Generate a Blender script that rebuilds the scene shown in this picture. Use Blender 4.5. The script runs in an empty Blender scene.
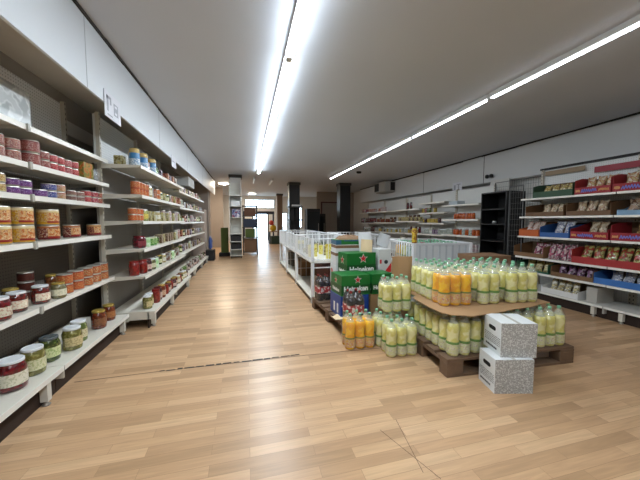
import bpy, bmesh, math, random
from mathutils import Vector, Matrix

scene = bpy.context.scene
C = scene.collection
PI = math.pi

# ------------------------------------------------------------------ camera, world, exposure
cam_data = bpy.data.cameras.new('camera')
cam = bpy.data.objects.new('camera', cam_data)
C.objects.link(cam)
cam.location = (0, 0, 1.2)
cam.rotation_euler = (PI / 2 - math.radians(3.788), 0, -math.radians(14.428))
cam_data.sensor_width = 36
cam_data.lens = 287 / 640 * 36
cam_data.clip_start = 0.05
cam_data.clip_end = 200
scene.camera = cam

world = bpy.data.worlds.new('world')
scene.world = world
world.use_nodes = True
wb = world.node_tree.nodes['Background']
wb.inputs[0].default_value = (0.62, 0.82, 1.0, 1)
wb.inputs[1].default_value = 7.0

scene.view_settings.view_transform = 'Standard'
scene.view_settings.look = 'None'
scene.view_settings.gamma = 1.0
scene.view_settings.exposure = 0.45
scene.view_settings.use_curve_mapping = False
scene.cycles.transparent_max_bounces = 24
scene.cycles.max_bounces = 8
scene.cycles.sample_clamp_indirect = 4.0

LAMP_STRENGTH = 68.0        # the bright row of tubes
LAMP_STRENGTH_RIGHT = 19.0   # the weak row of tubes
SIDE_SHARE = 0.32           # the diffusers' sides glow less than their faces
LAMP_COLOR = (0.84, 0.93, 1.0)

# ------------------------------------------------------------------ materials
MATS = {}


def srgb(h):
    if isinstance(h, str):
        h = h.lstrip('#')
        v = [int(h[i:i + 2], 16) / 255 for i in (0, 2, 4)]
        return tuple(c / 12.92 if c <= 0.04045 else ((c + 0.055) / 1.055) ** 2.4 for c in v)
    return tuple(h)


def principled(name):
    m = bpy.data.materials.new(name)
    m.use_nodes = True
    return m, m.node_tree, m.node_tree.nodes['Principled BSDF']


def mat(name, color, rough=0.5, metal=0.0, spec=0.5, coat=0.0, var=0.06, scale=8.0, alpha=1.0, sss=0.0):
    if name in MATS:
        return MATS[name]
    m, nt, b = principled(name)
    col = srgb(color)
    if var > 0:
        tc = nt.nodes.new('ShaderNodeTexCoord')
        n = nt.nodes.new('ShaderNodeTexNoise')
        n.inputs['Scale'].default_value = scale
        n.inputs['Detail'].default_value = 4
        r = nt.nodes.new('ShaderNodeMapRange')
        r.inputs['To Min'].default_value = 1 - var
        r.inputs['To Max'].default_value = 1 + var
        mx = nt.nodes.new('ShaderNodeVectorMath')
        mx.operation = 'SCALE'
        mx.inputs[0].default_value = col
        nt.links.new(tc.outputs['Object'], n.inputs['Vector'])
        nt.links.new(n.outputs['Fac'], r.inputs['Value'])
        nt.links.new(r.outputs[0], mx.inputs['Scale'])
        nt.links.new(mx.outputs[0], b.inputs['Base Color'])
    else:
        b.inputs['Base Color'].default_value = (*col, 1)
    b.inputs['Roughness'].default_value = rough
    b.inputs['Metallic'].default_value = metal
    b.inputs['Specular IOR Level'].default_value = spec
    b.inputs['Coat Weight'].default_value = coat
    b.inputs['Coat Roughness'].default_value = 0.06
    b.inputs['Alpha'].default_value = alpha
    MATS[name] = m
    return m


def printed(name, cols, scale=22.0, rough=0.4, band=None, seed=0.0, contrast=True, coat=0.0, stretch=(1, 1, 1)):
    """colour blotches like a printed picture; band = (z0, z1, colour) in the object's own height"""
    if name in MATS:
        return MATS[name]
    m, nt, b = principled(name)
    tc = nt.nodes.new('ShaderNodeTexCoord')
    mp = nt.nodes.new('ShaderNodeMapping')
    mp.inputs['Location'].default_value = (seed, seed * 1.7, seed * 0.6)
    mp.inputs['Scale'].default_value = stretch
    n = nt.nodes.new('ShaderNodeTexNoise')
    n.inputs['Scale'].default_value = scale
    n.inputs['Detail'].default_value = 2
    cr = nt.nodes.new('ShaderNodeValToRGB')
    cr.color_ramp.interpolation = 'CONSTANT' if contrast else 'LINEAR'
    els = cr.color_ramp.elements
    k = len(cols)
    lo, hi = 0.36, 0.62
    els[0].position = 0.0
    els[0].color = (*srgb(cols[0]), 1)
    els[1].position = lo + (hi - lo) * (1 / k)
    els[1].color = (*srgb(cols[1 % k]), 1)
    for i in range(2, k):
        e = els.new(lo + (hi - lo) * i / k)
        e.color = (*srgb(cols[i]), 1)
    nt.links.new(tc.outputs['Object'], mp.inputs['Vector'])
    nt.links.new(mp.outputs[0], n.inputs['Vector'])
    nt.links.new(n.outputs['Fac'], cr.inputs['Fac'])
    out = cr.outputs['Color']
    if band:
        bands = band if isinstance(band, list) else [band]
        sx = nt.nodes.new('ShaderNodeSeparateXYZ')
        nt.links.new(tc.outputs['Object'], sx.inputs[0])
        for z0, z1, bc in bands:
            a = nt.nodes.new('ShaderNodeMath'); a.operation = 'GREATER_THAN'; a.inputs[1].default_value = z0
            c = nt.nodes.new('ShaderNodeMath'); c.operation = 'LESS_THAN'; c.inputs[1].default_value = z1
            mu = nt.nodes.new('ShaderNodeMath'); mu.operation = 'MULTIPLY'
            nt.links.new(sx.outputs['Z'], a.inputs[0]); nt.links.new(sx.outputs['Z'], c.inputs[0])
            nt.links.new(a.outputs[0], mu.inputs[0]); nt.links.new(c.outputs[0], mu.inputs[1])
            mix = nt.nodes.new('ShaderNodeMix'); mix.data_type = 'RGBA'
            nt.links.new(mu.outputs[0], mix.inputs[0])
            nt.links.new(out, mix.inputs[6])
            mix.inputs[7].default_value = (*srgb(bc), 1)
            out = mix.outputs[2]
    nt.links.new(out, b.inputs['Base Color'])
    b.inputs['Roughness'].default_value = rough
    b.inputs['Coat Weight'].default_value = coat
    b.inputs['Coat Roughness'].default_value = 0.08
    MATS[name] = m
    return m


def clear(name, color=(0.95, 0.97, 0.97), alpha=0.12, rough=0.12):
    if name in MATS:
        return MATS[name]
    m, nt, b = principled(name)
    b.inputs['Base Color'].default_value = (*srgb(color), 1)
    b.inputs['Roughness'].default_value = rough
    b.inputs['Alpha'].default_value = alpha
    b.inputs['Specular IOR Level'].default_value = 0.8
    b.inputs['Coat Weight'].default_value = 0.6
    b.inputs['Coat Roughness'].default_value = 0.1
    MATS[name] = m
    return m


def emission(name, color, strength):
    m = bpy.data.materials.new(name)
    m.use_nodes = True
    nt = m.node_tree
    nt.nodes.clear()
    e = nt.nodes.new('ShaderNodeEmission')
    e.inputs[0].default_value = (*color, 1)
    e.inputs[1].default_value = strength
    o = nt.nodes.new('ShaderNodeOutputMaterial')
    nt.links.new(e.outputs[0], o.inputs[0])
    return m


def floor_material():
    m, nt, b = principled('beech_laminate')
    tc = nt.nodes.new('ShaderNodeTexCoord')
    br = nt.nodes.new('ShaderNodeTexBrick')
    br.offset = 0.37
    br.offset_frequency = 2
    br.squash = 1.0
    br.inputs['Scale'].default_value = 1.0
    br.inputs['Brick Width'].default_value = 0.52
    br.inputs['Row Height'].default_value = 0.068
    br.inputs['Mortar Size'].default_value = 0.0009
    br.inputs['Mortar Smooth'].default_value = 0.3
    br.inputs['Bias'].default_value = 0.0
    br.inputs['Color1'].default_value = (0, 0, 0, 1)
    br.inputs['Color2'].default_value = (1, 1, 1, 1)
    br.inputs['Mortar'].default_value = (0.0, 0.0, 0.0, 1)
    nt.links.new(tc.outputs['Object'], br.inputs['Vector'])
    # grain stretched along the strips
    mp = nt.nodes.new('ShaderNodeMapping')
    mp.inputs['Scale'].default_value = (1.6, 26, 1)
    nt.links.new(tc.outputs['Object'], mp.inputs['Vector'])
    # shift the grain from strip to strip
    sh = nt.nodes.new('ShaderNodeVectorMath'); sh.operation = 'SCALE'; sh.inputs['Scale'].default_value = 7.0
    nt.links.new(br.outputs['Color'], sh.inputs[0])
    ad = nt.nodes.new('ShaderNodeVectorMath'); ad.operation = 'ADD'
    nt.links.new(mp.outputs[0], ad.inputs[0]); nt.links.new(sh.outputs[0], ad.inputs[1])
    n = nt.nodes.new('ShaderNodeTexNoise')
    n.inputs['Scale'].default_value = 2.2
    n.inputs['Detail'].default_value = 6
    n.inputs['Distortion'].default_value = 0.8
    nt.links.new(ad.outputs[0], n.inputs['Vector'])
    # tone of each strip
    cr = nt.nodes.new('ShaderNodeValToRGB')
    cr.color_ramp.elements[0].color = (*srgb('#ad8b68'), 1)
    cr.color_ramp.elements[1].color = (*srgb('#cdaa84'), 1)
    e = cr.color_ramp.elements.new(0.45); e.color = (*srgb('#c09b76'), 1)
    nt.links.new(br.outputs['Color'], cr.inputs['Fac'])
    gr = nt.nodes.new('ShaderNodeMapRange')
    gr.inputs['From Min'].default_value = 0.3; gr.inputs['From Max'].default_value = 0.7
    gr.inputs['To Min'].default_value = 0.86; gr.inputs['To Max'].default_value = 1.07
    nt.links.new(n.outputs['Fac'], gr.inputs['Value'])
    mul = nt.nodes.new('ShaderNodeVectorMath'); mul.operation = 'SCALE'
    nt.links.new(cr.outputs['Color'], mul.inputs[0]); nt.links.new(gr.outputs[0], mul.inputs['Scale'])
    # seams
    mix = nt.nodes.new('ShaderNodeMix'); mix.data_type = 'RGBA'
    ms = nt.nodes.new('ShaderNodeMath'); ms.operation = 'MULTIPLY'; ms.inputs[1].default_value = 0.45
    nt.links.new(br.outputs['Fac'], ms.inputs[0])
    nt.links.new(ms.outputs[0], mix.inputs[0])
    nt.links.new(mul.outputs[0], mix.inputs[6])
    mix.inputs[7].default_value = (*srgb('#6b4a2c'), 1)
    nt.links.new(mix.outputs[2], b.inputs['Base Color'])
    # worn gloss
    wn = nt.nodes.new('ShaderNodeTexNoise'); wn.inputs['Scale'].default_value = 1.3; wn.inputs['Detail'].default_value = 5
    nt.links.new(tc.outputs['Object'], wn.inputs['Vector'])
    wr = nt.nodes.new('ShaderNodeMapRange')
    wr.inputs['To Min'].default_value = 0.22; wr.inputs['To Max'].default_value = 0.42
    nt.links.new(wn.outputs['Fac'], wr.inputs['Value'])
    nt.links.new(wr.outputs[0], b.inputs['Roughness'])
    b.inputs['Specular IOR Level'].default_value = 0.45
    return m


def pegboard(name, color, dot, pitch=0.026):
    if name in MATS:
        return MATS[name]
    m, nt, b = principled(name)
    tc = nt.nodes.new('ShaderNodeTexCoord')
    s = nt.nodes.new('ShaderNodeVectorMath'); s.operation = 'SCALE'; s.inputs['Scale'].default_value = 1 / pitch
    f = nt.nodes.new('ShaderNodeVectorMath'); f.operation = 'FRACTION'
    d = nt.nodes.new('ShaderNodeVectorMath'); d.operation = 'SUBTRACT'; d.inputs[1].default_value = (0.5, 0.5, 0.5)
    k = nt.nodes.new('ShaderNodeVectorMath'); k.operation = 'MULTIPLY'; k.inputs[1].default_value = (0, 1, 1)
    l = nt.nodes.new('ShaderNodeVectorMath'); l.operation = 'LENGTH'
    t = nt.nodes.new('ShaderNodeMath'); t.operation = 'LESS_THAN'; t.inputs[1].default_value = 0.2
    nt.links.new(tc.outputs['Object'], s.inputs[0]); nt.links.new(s.outputs[0], f.inputs[0])
    nt.links.new(f.outputs[0], d.inputs[0]); nt.links.new(d.outputs[0], k.inputs[0])
    nt.links.new(k.outputs[0], l.inputs[0]); nt.links.new(l.outputs['Value'], t.inputs[0])
    mix = nt.nodes.new('ShaderNodeMix'); mix.data_type = 'RGBA'
    nt.links.new(t.outputs[0], mix.inputs[0])
    mix.inputs[6].default_value = (*srgb(color), 1)
    mix.inputs[7].default_value = (*srgb(dot), 1)
    nt.links.new(mix.outputs[2], b.inputs['Base Color'])
    b.inputs['Roughness'].default_value = 0.5
    MATS[name] = m
    return m


# shared materials
M_white_metal = mat('white_shelf_enamel', '#dcdad2', 0.42, var=0.04)
M_white_metal_worn = mat('worn_white_enamel', '#d2cec2', 0.5, var=0.10, scale=5)
def slotted(name, color, dark):
    m, nt, b = principled(name)
    tc = nt.nodes.new('ShaderNodeTexCoord')
    sp = nt.nodes.new('ShaderNodeSeparateXYZ')
    nt.links.new(tc.outputs['Object'], sp.inputs[0])
    def mth(op, a, v):
        n = nt.nodes.new('ShaderNodeMath'); n.operation = op
        nt.links.new(a, n.inputs[0]); n.inputs[1].default_value = v
        return n.outputs[0]
    zf = mth('LESS_THAN', mth('FRACT', mth('MULTIPLY', sp.outputs['Z'], 20.0), 0), .45)
    yy = nt.nodes.new('ShaderNodeMath'); yy.operation = 'COMPARE'
    nt.links.new(sp.outputs['Y'], yy.inputs[0]); yy.inputs[1].default_value = .015; yy.inputs[2].default_value = .005
    k = nt.nodes.new('ShaderNodeMath'); k.operation = 'MULTIPLY'
    nt.links.new(zf, k.inputs[0]); nt.links.new(yy.outputs[0], k.inputs[1])
    mix = nt.nodes.new('ShaderNodeMix'); mix.data_type = 'RGBA'
    nt.links.new(k.outputs[0], mix.inputs[0])
    mix.inputs[6].default_value = (*srgb(color), 1); mix.inputs[7].default_value = (*srgb(dark), 1)
    nt.links.new(mix.outputs[2], b.inputs['Base Color'])
    b.inputs['Roughness'].default_value = .5
    return m


M_upright = slotted('cream_upright_metal', '#c2bcae', '#2c2a28')
M_rail = mat('white_price_rail', '#e6e4dc', 0.35, var=0.03)
M_clip = mat('grey_plastic_clip', '#a7a59c', 0.4, var=0)
M_dark_kick = mat('dark_plinth', '#2b1c14', 0.7, var=0.1)
M_peg_white = pegboard('white_pegboard', '#d6d8d8', '#b4b7b7')
M_peg_dark = pegboard('grey_pegboard', '#e4e5e5', '#a9aaa9')
M_peg_shade = pegboard('shade_toned_pegboard', '#6d665e', '#48423c')  # darker tone paints in the shade between the near left shelves
M_panel_shade = mat('shade_toned_back_panel', '#8a857d', .55, var=.05)  # shade behind the goods put into the panel's colour
M_fascia = mat('white_fascia_paint', '#d6dce2', 0.55, var=0.02, scale=1.5)
M_ceiling = mat('ceiling_paint', '#c3cad4', 0.8, var=0.05, scale=0.8)
M_wall = mat('white_wall_paint', '#d5d4d0', 0.7, var=0.03, scale=1.2)
M_wall_grey = mat('grey_wall_paint', '#a09b94', 0.8, var=0.05, scale=2)
M_dark_line = mat('dark_joint', '#24211e', 0.8, var=0.1)
M_black = mat('black_enamel', '#17181a', 0.35, var=0.08)
M_black_matte = mat('black_matte', '#1b1b1c', 0.7, var=0.08)
M_card = mat('corrugated_cardboard', '#a98660', 0.8, var=0.10, scale=5)
M_card_dark = mat('brown_carton', '#7a5b40', 0.8, var=0.10, scale=5)
M_cream = mat('cream_card', '#e0c9a0', 0.7, var=0.05)
M_wood = mat('weathered_pallet_wood', '#6d5540', 0.85, var=0.28, scale=14)
M_white_wire = mat('white_wire', '#e4e6e8', 0.4, var=0.02)
M_clear_film = clear('shrink_film', (.40, .42, .42), alpha=0.09, rough=0.16)
M_clear_neck = clear('clear_bottle_plastic', '#dfe8da', alpha=0.30, rough=0.08)
M_chrome = mat('steel_foot', '#b8b5ae', 0.3, metal=0.8, var=0)


# ------------------------------------------------------------------ mesh helpers
class MB:
    def __init__(self):
        self.v, self.f, self.m, self.s = [], [], [], []

    def add(self, verts, faces, mi=0, smooth=False):
        o = len(self.v)
        self.v += [tuple(p) for p in verts]
        for fc in faces:
            self.f.append([i + o for i in fc])
            self.m.append(mi)
            self.s.append(smooth)
        return self

    def box(self, x0, x1, y0, y1, z0, z1, mi=0):
        v = [(x0, y0, z0), (x1, y0, z0), (x1, y1, z0), (x0, y1, z0), (x0, y0, z1), (x1, y0, z1), (x1, y1, z1), (x0, y1, z1)]
        return self.add(v, [(0, 3, 2, 1), (4, 5, 6, 7), (0, 1, 5, 4), (1, 2, 6, 5), (2, 3, 7, 6), (3, 0, 4, 7)], mi)

    def rbox(self, x0, x1, y0, y1, z0, z1, r=0.004, mi=0):
        """box with chamfered edges"""
        bm = bmesh.new()
        bmesh.ops.create_cube(bm, size=1)
        for w in bm.verts:
            w.co = Vector(((x0 + x1) / 2 + w.co.x * (x1 - x0), (y0 + y1) / 2 + w.co.y * (y1 - y0), (z0 + z1) / 2 + w.co.z * (z1 - z0)))
        bmesh.ops.bevel(bm, geom=bm.edges[:], offset=r, segments=2, profile=0.5, affect='EDGES')
        bm.verts.index_update()
        self.add([w.co[:] for w in bm.verts], [[w.index for w in fc.verts] for fc in bm.faces], mi)
        bm.free()
        return self

    def lathe(self, prof, seg=20, mi=0, cx=0, cy=0, smooth=True, cap=True):
        v, f = [], []
        n = len(prof)
        for r, z in prof:
            for k in range(seg):
                a = 2 * PI * k / seg
                v.append((cx + r * math.cos(a), cy + r * math.sin(a), z))
        for i in range(n - 1):
            for k in range(seg):
                k2 = (k + 1) % seg
                f.append((i * seg + k, i * seg + k2, (i + 1) * seg + k2, (i + 1) * seg + k))
        self.add(v, f, mi, smooth)
        if cap:
            o = len(self.v) - len(v)
            self.f.append([o + k for k in reversed(range(seg))]); self.m.append(mi); self.s.append(False)
            self.f.append([o + (n - 1) * seg + k for k in range(seg)]); self.m.append(mi); self.s.append(False)
        return self

    def bar(self, p, q, r=0.004, seg=8, mi=0):
        p, q = Vector(p), Vector(q)
        d = (q - p).normalized()
        a = d.orthogonal().normalized()
        b = d.cross(a)
        v = []
        for e in (p, q):
            for k in range(seg):
                t = 2 * PI * k / seg
                v.append(e + a * (r * math.cos(t)) + b * (r * math.sin(t)))
        f = [(k, (k + 1) % seg, seg + (k + 1) % seg, seg + k) for k in range(seg)]
        f.append(tuple(reversed(range(seg)))); f.append(tuple(range(seg, 2 * seg)))
        return self.add(v, f, mi, seg > 6)

    def prism(self, poly, axis, a0, a1, mi=0):
        """extrude a closed 2-D outline along an axis ('x','y','z')"""
        n = len(poly)
        def P(p, a):
            return {'x': (a, p[0], p[1]), 'y': (p[0], a, p[1]), 'z': (p[0], p[1], a)}[axis]
        v = [P(p, a0) for p in poly] + [P(p, a1) for p in poly]
        f = [tuple(reversed(range(n))), tuple(range(n, 2 * n))]
        f += [(k, (k + 1) % n, n + (k + 1) % n, n + k) for k in range(n)]
        return self.add(v, f, mi)

    def mesh(self, name, mats):
        me = bpy.data.meshes.new(name)
        me.from_pydata(self.v, [], self.f)
        if not isinstance(mats, (list, tuple)):
            mats = [mats]
        for m in mats:
            me.materials.append(m)
        for p, mi, s in zip(me.polygons, self.m, self.s):
            p.material_index = mi
            p.use_smooth = s
        bm = bmesh.new(); bm.from_mesh(me)
        bmesh.ops.recalc_face_normals(bm, faces=bm.faces[:])
        bm.to_mesh(me); bm.free()
        me.update()
        return me

    def build(self, name, mats, parent=None, loc=(0, 0, 0), rz=0):
        return link(name, self.mesh(name, mats), parent, loc, rz)


LABELS = {}


def link(name, data, parent=None, loc=(0, 0, 0), rz=0):
    o = bpy.data.objects.new(name, data)
    C.objects.link(o)
    o.location = loc
    o.rotation_euler = (0, 0, rz)
    if parent:
        o.parent = parent
    return o


def tag(o, label, cat, group=None):
    label = ' '.join(label.split())
    n = len(label.replace(',', ' ').split())
    if n < 4 or n > 16:
        print('LABEL LENGTH', n, label)
    if label in LABELS:
        print('LABEL TWICE', label)
    LABELS[label] = 1
    o['label'] = label
    o['category'] = cat
    if group:
        o['group'] = group
    return o


def thing(name, label, cat, loc=(0, 0, 0), rz=0, group=None):
    return tag(link(name, None, None, loc, rz), label, cat, group)


def struct(name, mb, m):
    o = mb.build(name, m)
    o['kind'] = 'structure'
    return o


def text_mesh(txt, size, m, extrude=0.001, bold=0.0):
    cu = bpy.data.curves.new('lettering', 'FONT')
    cu.body = txt
    cu.size = size
    cu.extrude = extrude
    cu.offset = bold
    cu.align_x = 'CENTER'
    cu.align_y = 'CENTER'
    cu.resolution_u = 3
    o = bpy.data.objects.new('lettering', cu)
    C.objects.link(o)
    dg = bpy.context.evaluated_depsgraph_get()
    me = bpy.data.meshes.new_from_object(o.evaluated_get(dg))
    bpy.data.objects.remove(o)
    me.materials.clear()
    me.materials.append(m)
    return me


def put_text(name, me, parent, loc, normal):
    """stand the lettering upright, facing along the given horizontal normal ('-x','-y','+x')"""
    o = link(name, me, parent, loc)
    rz = {'-y': 0, '+x': PI / 2, '-x': -PI / 2}[normal]
    o.rotation_euler = (PI / 2, 0, rz)
    return o


ORD = ['first', 'second', 'third', 'fourth', 'fifth', 'sixth', 'seventh', 'eighth', 'ninth', 'tenth', 'eleventh', 'twelfth',
       'thirteenth', 'fourteenth', 'fifteenth', 'sixteenth', 'seventeenth', 'eighteenth', 'nineteenth', 'twentieth']
ORD += ['twenty-' + w for w in ORD[:9]] + ['thirtieth'] + ['thirty-' + w for w in ORD[:9]] + ['fortieth']

# ------------------------------------------------------------------ the room
XL, XR, YB, YF, ZC = -1.80, 5.62, -3.6, 18.0, 2.72
floor = struct('floor', MB().box(XL - .1, XR + .1, YB - .1, YF + .1, -0.1, 0), floor_material())
struct('ceiling', MB().box(XL - .1, XR + .1, YB - .1, YF + .1, ZC, ZC + .1), M_ceiling)
struct('wall_left', MB().box(XL - .1, XL, YB - .1, YF + .1, 0, ZC), M_wall_grey)
struct('wall_right', MB().box(XR, XR + .1, YB - .1, YF + .1, 0, ZC), M_wall)
struct('wall_near', MB().box(XL, XR, YB - .1, YB, 0, ZC), mat('brown_grey_wall', '#5f5850', .8, var=.05))
# street front: shop opening and two windows
wf = MB()
DX0, DX1, DZ = 0.42, 1.30, 1.72
W1 = (2.02, 2.52, 0.55, 1.72)
W2 = (2.95, 3.45, 0.75, 2.2)
W3 = (-.05, 1.72, 1.98, 2.52)
wf.box(XL, DX0, YF, YF + .1, 0, 1.98)
wf.box(XL, W3[0], YF, YF + .1, 1.98, ZC); wf.box(W3[0], W3[1], YF, YF + .1, W3[3], ZC); wf.box(W3[1], W1[0], YF, YF + .1, 1.98, ZC)
wf.box(DX0, DX1, YF, YF + .1, DZ, 1.98)
wf.box(DX1, W1[0], YF, YF + .1, 0, 1.98)
wf.box(W1[0], W1[1], YF, YF + .1, 0, W1[2]); wf.box(W1[0], W1[1], YF, YF + .1, W1[3], ZC)
wf.box(W1[1], W2[0], YF, YF + .1, 0, ZC)
wf.box(W2[0], W2[1], YF, YF + .1, 0, W2[2]); wf.box(W2[0], W2[1], YF, YF + .1, W2[3], ZC)
wf.box(W2[1], XR, YF, YF + .1, 0, ZC)
struct('wall_far', wf, M_wall)
M_pane = clear('window_glass', alpha=0.12, rough=0.03)
M_frame = mat('grey_window_frame', '#8a8a88', 0.4, var=0)
for i, (a, b_, c, d) in enumerate((W1, W2, W3)):
    fr = MB()
    for x0, x1, z0, z1 in ((a, a + .04, c, d), (b_ - .04, b_, c, d), (a, b_, c, c + .04), (a, b_, d - .04, d), ((a + b_) / 2 - .015, (a + b_) / 2 + .015, c, d)):
        fr.box(x0, x1, YF + .02, YF + .07, z0, z1)
    w = struct('window_%d' % (i + 1), fr, M_frame)
    MB().box(a + .03, b_ - .03, YF + .04, YF + .05, c + .03, d - .03).build('pane', M_pane, w)
fr = MB()
for x0, x1, z0, z1 in ((DX0 - .05, DX0 + .03, 0, DZ), (DX1 - .03, DX1 + .05, 0, DZ), (DX0, DX1, DZ - .05, DZ + .03)):
    fr.box(x0, x1, YF - .02, YF + .1, z0, z1)
struct('door_1', fr, mat('dark_door_frame', '#2c2f38', 0.4, var=0))
# pavement outside
struct('ground', MB().box(-12, 16, YF + .1, 60, -0.12, -0.02), mat('pavement', '#b9b6ae', 0.8, var=0.08, scale=1))

# fascia boards and their joints
fl = MB()
fl.box(-1.14, -1.12, YB, 11.6, 2.185, ZC)
struct('trim_1', fl, M_fascia)
struct('trim_2', MB().box(-1.80, -1.14, YB, 11.6, 2.50, 2.52), mat('fascia_underside', '#c9c4bb', 0.8, var=0.05))
tl = MB()
for y in (2.55, 4.4, 6.3, 8.4):
    tl.box(-1.1205, -1.1185, y, y + .006, 2.187, ZC - .02)
struct('trim_3', tl, mat('fascia_joint', '#aeb4b9', 0.8, var=0))
tl = MB()
random.seed(5)
y = YB
while y < 11.6:
    L = random.uniform(.3, .7)
    tl.box(-1.12, -1.112 + random.uniform(0, .008), y, min(y + L, 11.6), ZC - .016 - random.uniform(0, .014), ZC)
    y += L
struct('trim_4', tl, M_dark_line)
fr_ = MB().box(5.35, XR, YB, 13.0, 2.07, ZC)
struct('trim_5', fr_, mat('right_fascia_paint', '#d3d5d6', 0.6, var=0.03, scale=1))
tl = MB()
y = YB
while y < 13:
    L = random.uniform(.3, .9)
    tl.box(5.335 + random.uniform(0, .01), 5.35, y, min(y + L, 13), ZC - .02 - random.uniform(0, .02), ZC)
    y += L
for y in (5.57, 7.9):
    tl.box(5.347, 5.35, y, y + .012, 2.07, ZC - .03)
struct('trim_6', tl, M_dark_line)
struct('trim_10', MB().box(XL, XL + .02, 3.4, 5.2, 2.10, 2.24), M_wall)
# the floor's long open joint and the worn tape over it
sm = MB()
pts = [(-1.26, 2.457), (-0.69, 2.468), (0.31, 2.455), (0.95, 2.43), (1.30, 2.41)]
for (x0, y0), (x1, y1) in zip(pts, pts[1:]):
    sm.add([(x0, y0 - .004, .0012), (x1, y1 - .004, .0012), (x1, y1 + .004, .0012), (x0, y0 + .004, .0012)], [(0, 1, 2, 3)])
struct('trim_7', sm, mat('floor_joint', '#3f2c1c', 0.8, var=0.2))
sm = MB()
random.seed(3)
x = -0.69
while x < 0.45:
    w = random.uniform(.02, .09)
    sm.box(x, x + w, 2.466 + random.uniform(-.008, .004), 2.476 + random.uniform(-.002, .01), .001, .0022)
    x += w + random.uniform(.004, .02)
struct('trim_8', sm, mat('worn_tape', '#3b352e', 0.7, var=0.3, scale=60))
sm = MB()
for (x0, y0), (x1, y1) in (((.60, 1.13), (.875, 1.53)), ((.727, 1.44), (.86, 1.08))):
    d = Vector((y1 - y0, x0 - x1, 0)).normalized() * .0014
    if (x0, y0) == (.60, 1.13):
        x0, y0 = .80, 1.13; x1, y1 = .86, 1.50
    sm.add([(x0 - d.x, y0 - d.y, .001), (x1 - d.x, y1 - d.y, .001), (x1 + d.x, y1 + d.y, .001), (x0 + d.x, y0 + d.y, .001)], [(0, 1, 2, 3)])
struct('trim_9', sm, MATS['floor_joint'])
# far partition at the right and its maroon door
pw = MB().box(3.6, XR, 14.6, 14.7, 0, ZC)
struct('wall_partition', pw, mat('beige_wall_paint', '#9c8f83', 0.8, var=0.05))
d2 = struct('door_2', MB().box(3.80, 3.86, 14.55, 14.6, 0, 2.2).box(4.72, 4.78, 14.55, 14.6, 0, 2.2).box(3.86, 4.72, 14.57, 14.6, 0, 2.14, 1).box(3.80, 4.78, 14.55, 14.6, 2.14, 2.2),
            [mat('maroon_door_frame', '#4a1f24', 0.5, var=0.05), mat('grey_door_leaf', '#8d867e', 0.6, var=0.05)])
MB().bar((3.95, 14.54, 1.0), (3.95, 14.47, 1.0), .012).bar((3.95, 14.48, 1.0), (4.06, 14.48, 1.0), .01).build('door_handle', M_chrome, d2)
# left pilaster
struct('wall_pilaster', MB().box(-1.8, -1.22, 10.3, 10.9, 0, ZC), mat('pink_beige_paint', '#a89c92', 0.8, var=0.05))
struct('wall_end_left', MB().box(-1.8, -1.0, 13.8, 13.9, 0, ZC), MATS['pink_beige_paint'])


# ------------------------------------------------------------------ structural columns
def column(n, x0, x1, y0, y1, m, capm):
    o = struct('column_%d' % n, MB().box(x0, x1, y0, y1, 0, ZC - .10), m)
    MB().box(x0 - .03, x1 + .03, y0 - .03, y1 + .03, ZC - .10, ZC).build('capital', capm, o)
    return o


M_cap = mat('dark_capital', '#39342f', 0.6, var=0.1)
column(1, -0.50, -0.14, 9.95, 10.35, M_wall, M_cap)
column(2, 1.66, 2.08, 11.3, 11.7, M_black, M_cap)
column(3, 3.66, 4.10, 11.0, 11.4, M_black, M_cap)
column(4, 1.70, 2.00, 16.2, 16.5, mat('brown_pillar', '#7d6a5a', 0.7, var=0.06), M_cap)

# ------------------------------------------------------------------ ceiling lamps
M_batten = mat('lamp_housing', '#c9cbcc', 0.4, var=0)
M_tube = emission('lit_tube', LAMP_COLOR, LAMP_STRENGTH)
M_tube_side = emission('lit_diffuser_side', LAMP_COLOR, LAMP_STRENGTH * SIDE_SHARE)
M_tube_r_side = emission('dim_diffuser_side', (0.93, 0.96, 1.0), LAMP_STRENGTH_RIGHT * SIDE_SHARE)
M_tube_r = emission('dim_tube', (0.93, 0.96, 1.0), LAMP_STRENGTH_RIGHT)
M_tube_off = mat('unlit_tube', '#d9d9d4', 0.3, var=0)


def lamp(x, y0, y1, m, label, w=0.07, tube_r=0.033, group=None, name='fluorescent_lamp'):
    t = thing(name, label, 'ceiling lamp', (x, (y0 + y1) / 2, ZC), 0, group)
    h = (y1 - y0) / 2
    MB().box(-w / 2, w / 2, -h + .01, h - .01, -.05, 0).build('housing', M_batten, t)
    zb = -.05 - tube_r * .9
    tb = MB().add([(-tube_r, -h + .03, zb), (tube_r, -h + .03, zb), (tube_r, h - .03, zb), (-tube_r, h - .03, zb)], [(0, 3, 2, 1)], 0)
    wv = [(-tube_r, -h + .03, zb), (tube_r, -h + .03, zb), (tube_r, h - .03, zb), (-tube_r, h - .03, zb)]
    tb.add(wv + [(a_, b_, -.0505) for a_, b_, c_ in wv], [(0, 1, 5, 4), (1, 2, 6, 5), (2, 3, 7, 6), (3, 0, 4, 7), (4, 5, 6, 7)], 1)
    tb.build('diffuser', m if isinstance(m, (list, tuple)) else [m, m], t)
    for s in (-1, 1):
        a, b_ = sorted((s * (h - .045), s * (h - .005)))
        MB().box(-tube_r * .8, tube_r * .8, a, b_, -.05 - tube_r * 1.1, -.045).build('lamp_holder', M_batten, t)
    return t


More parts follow.
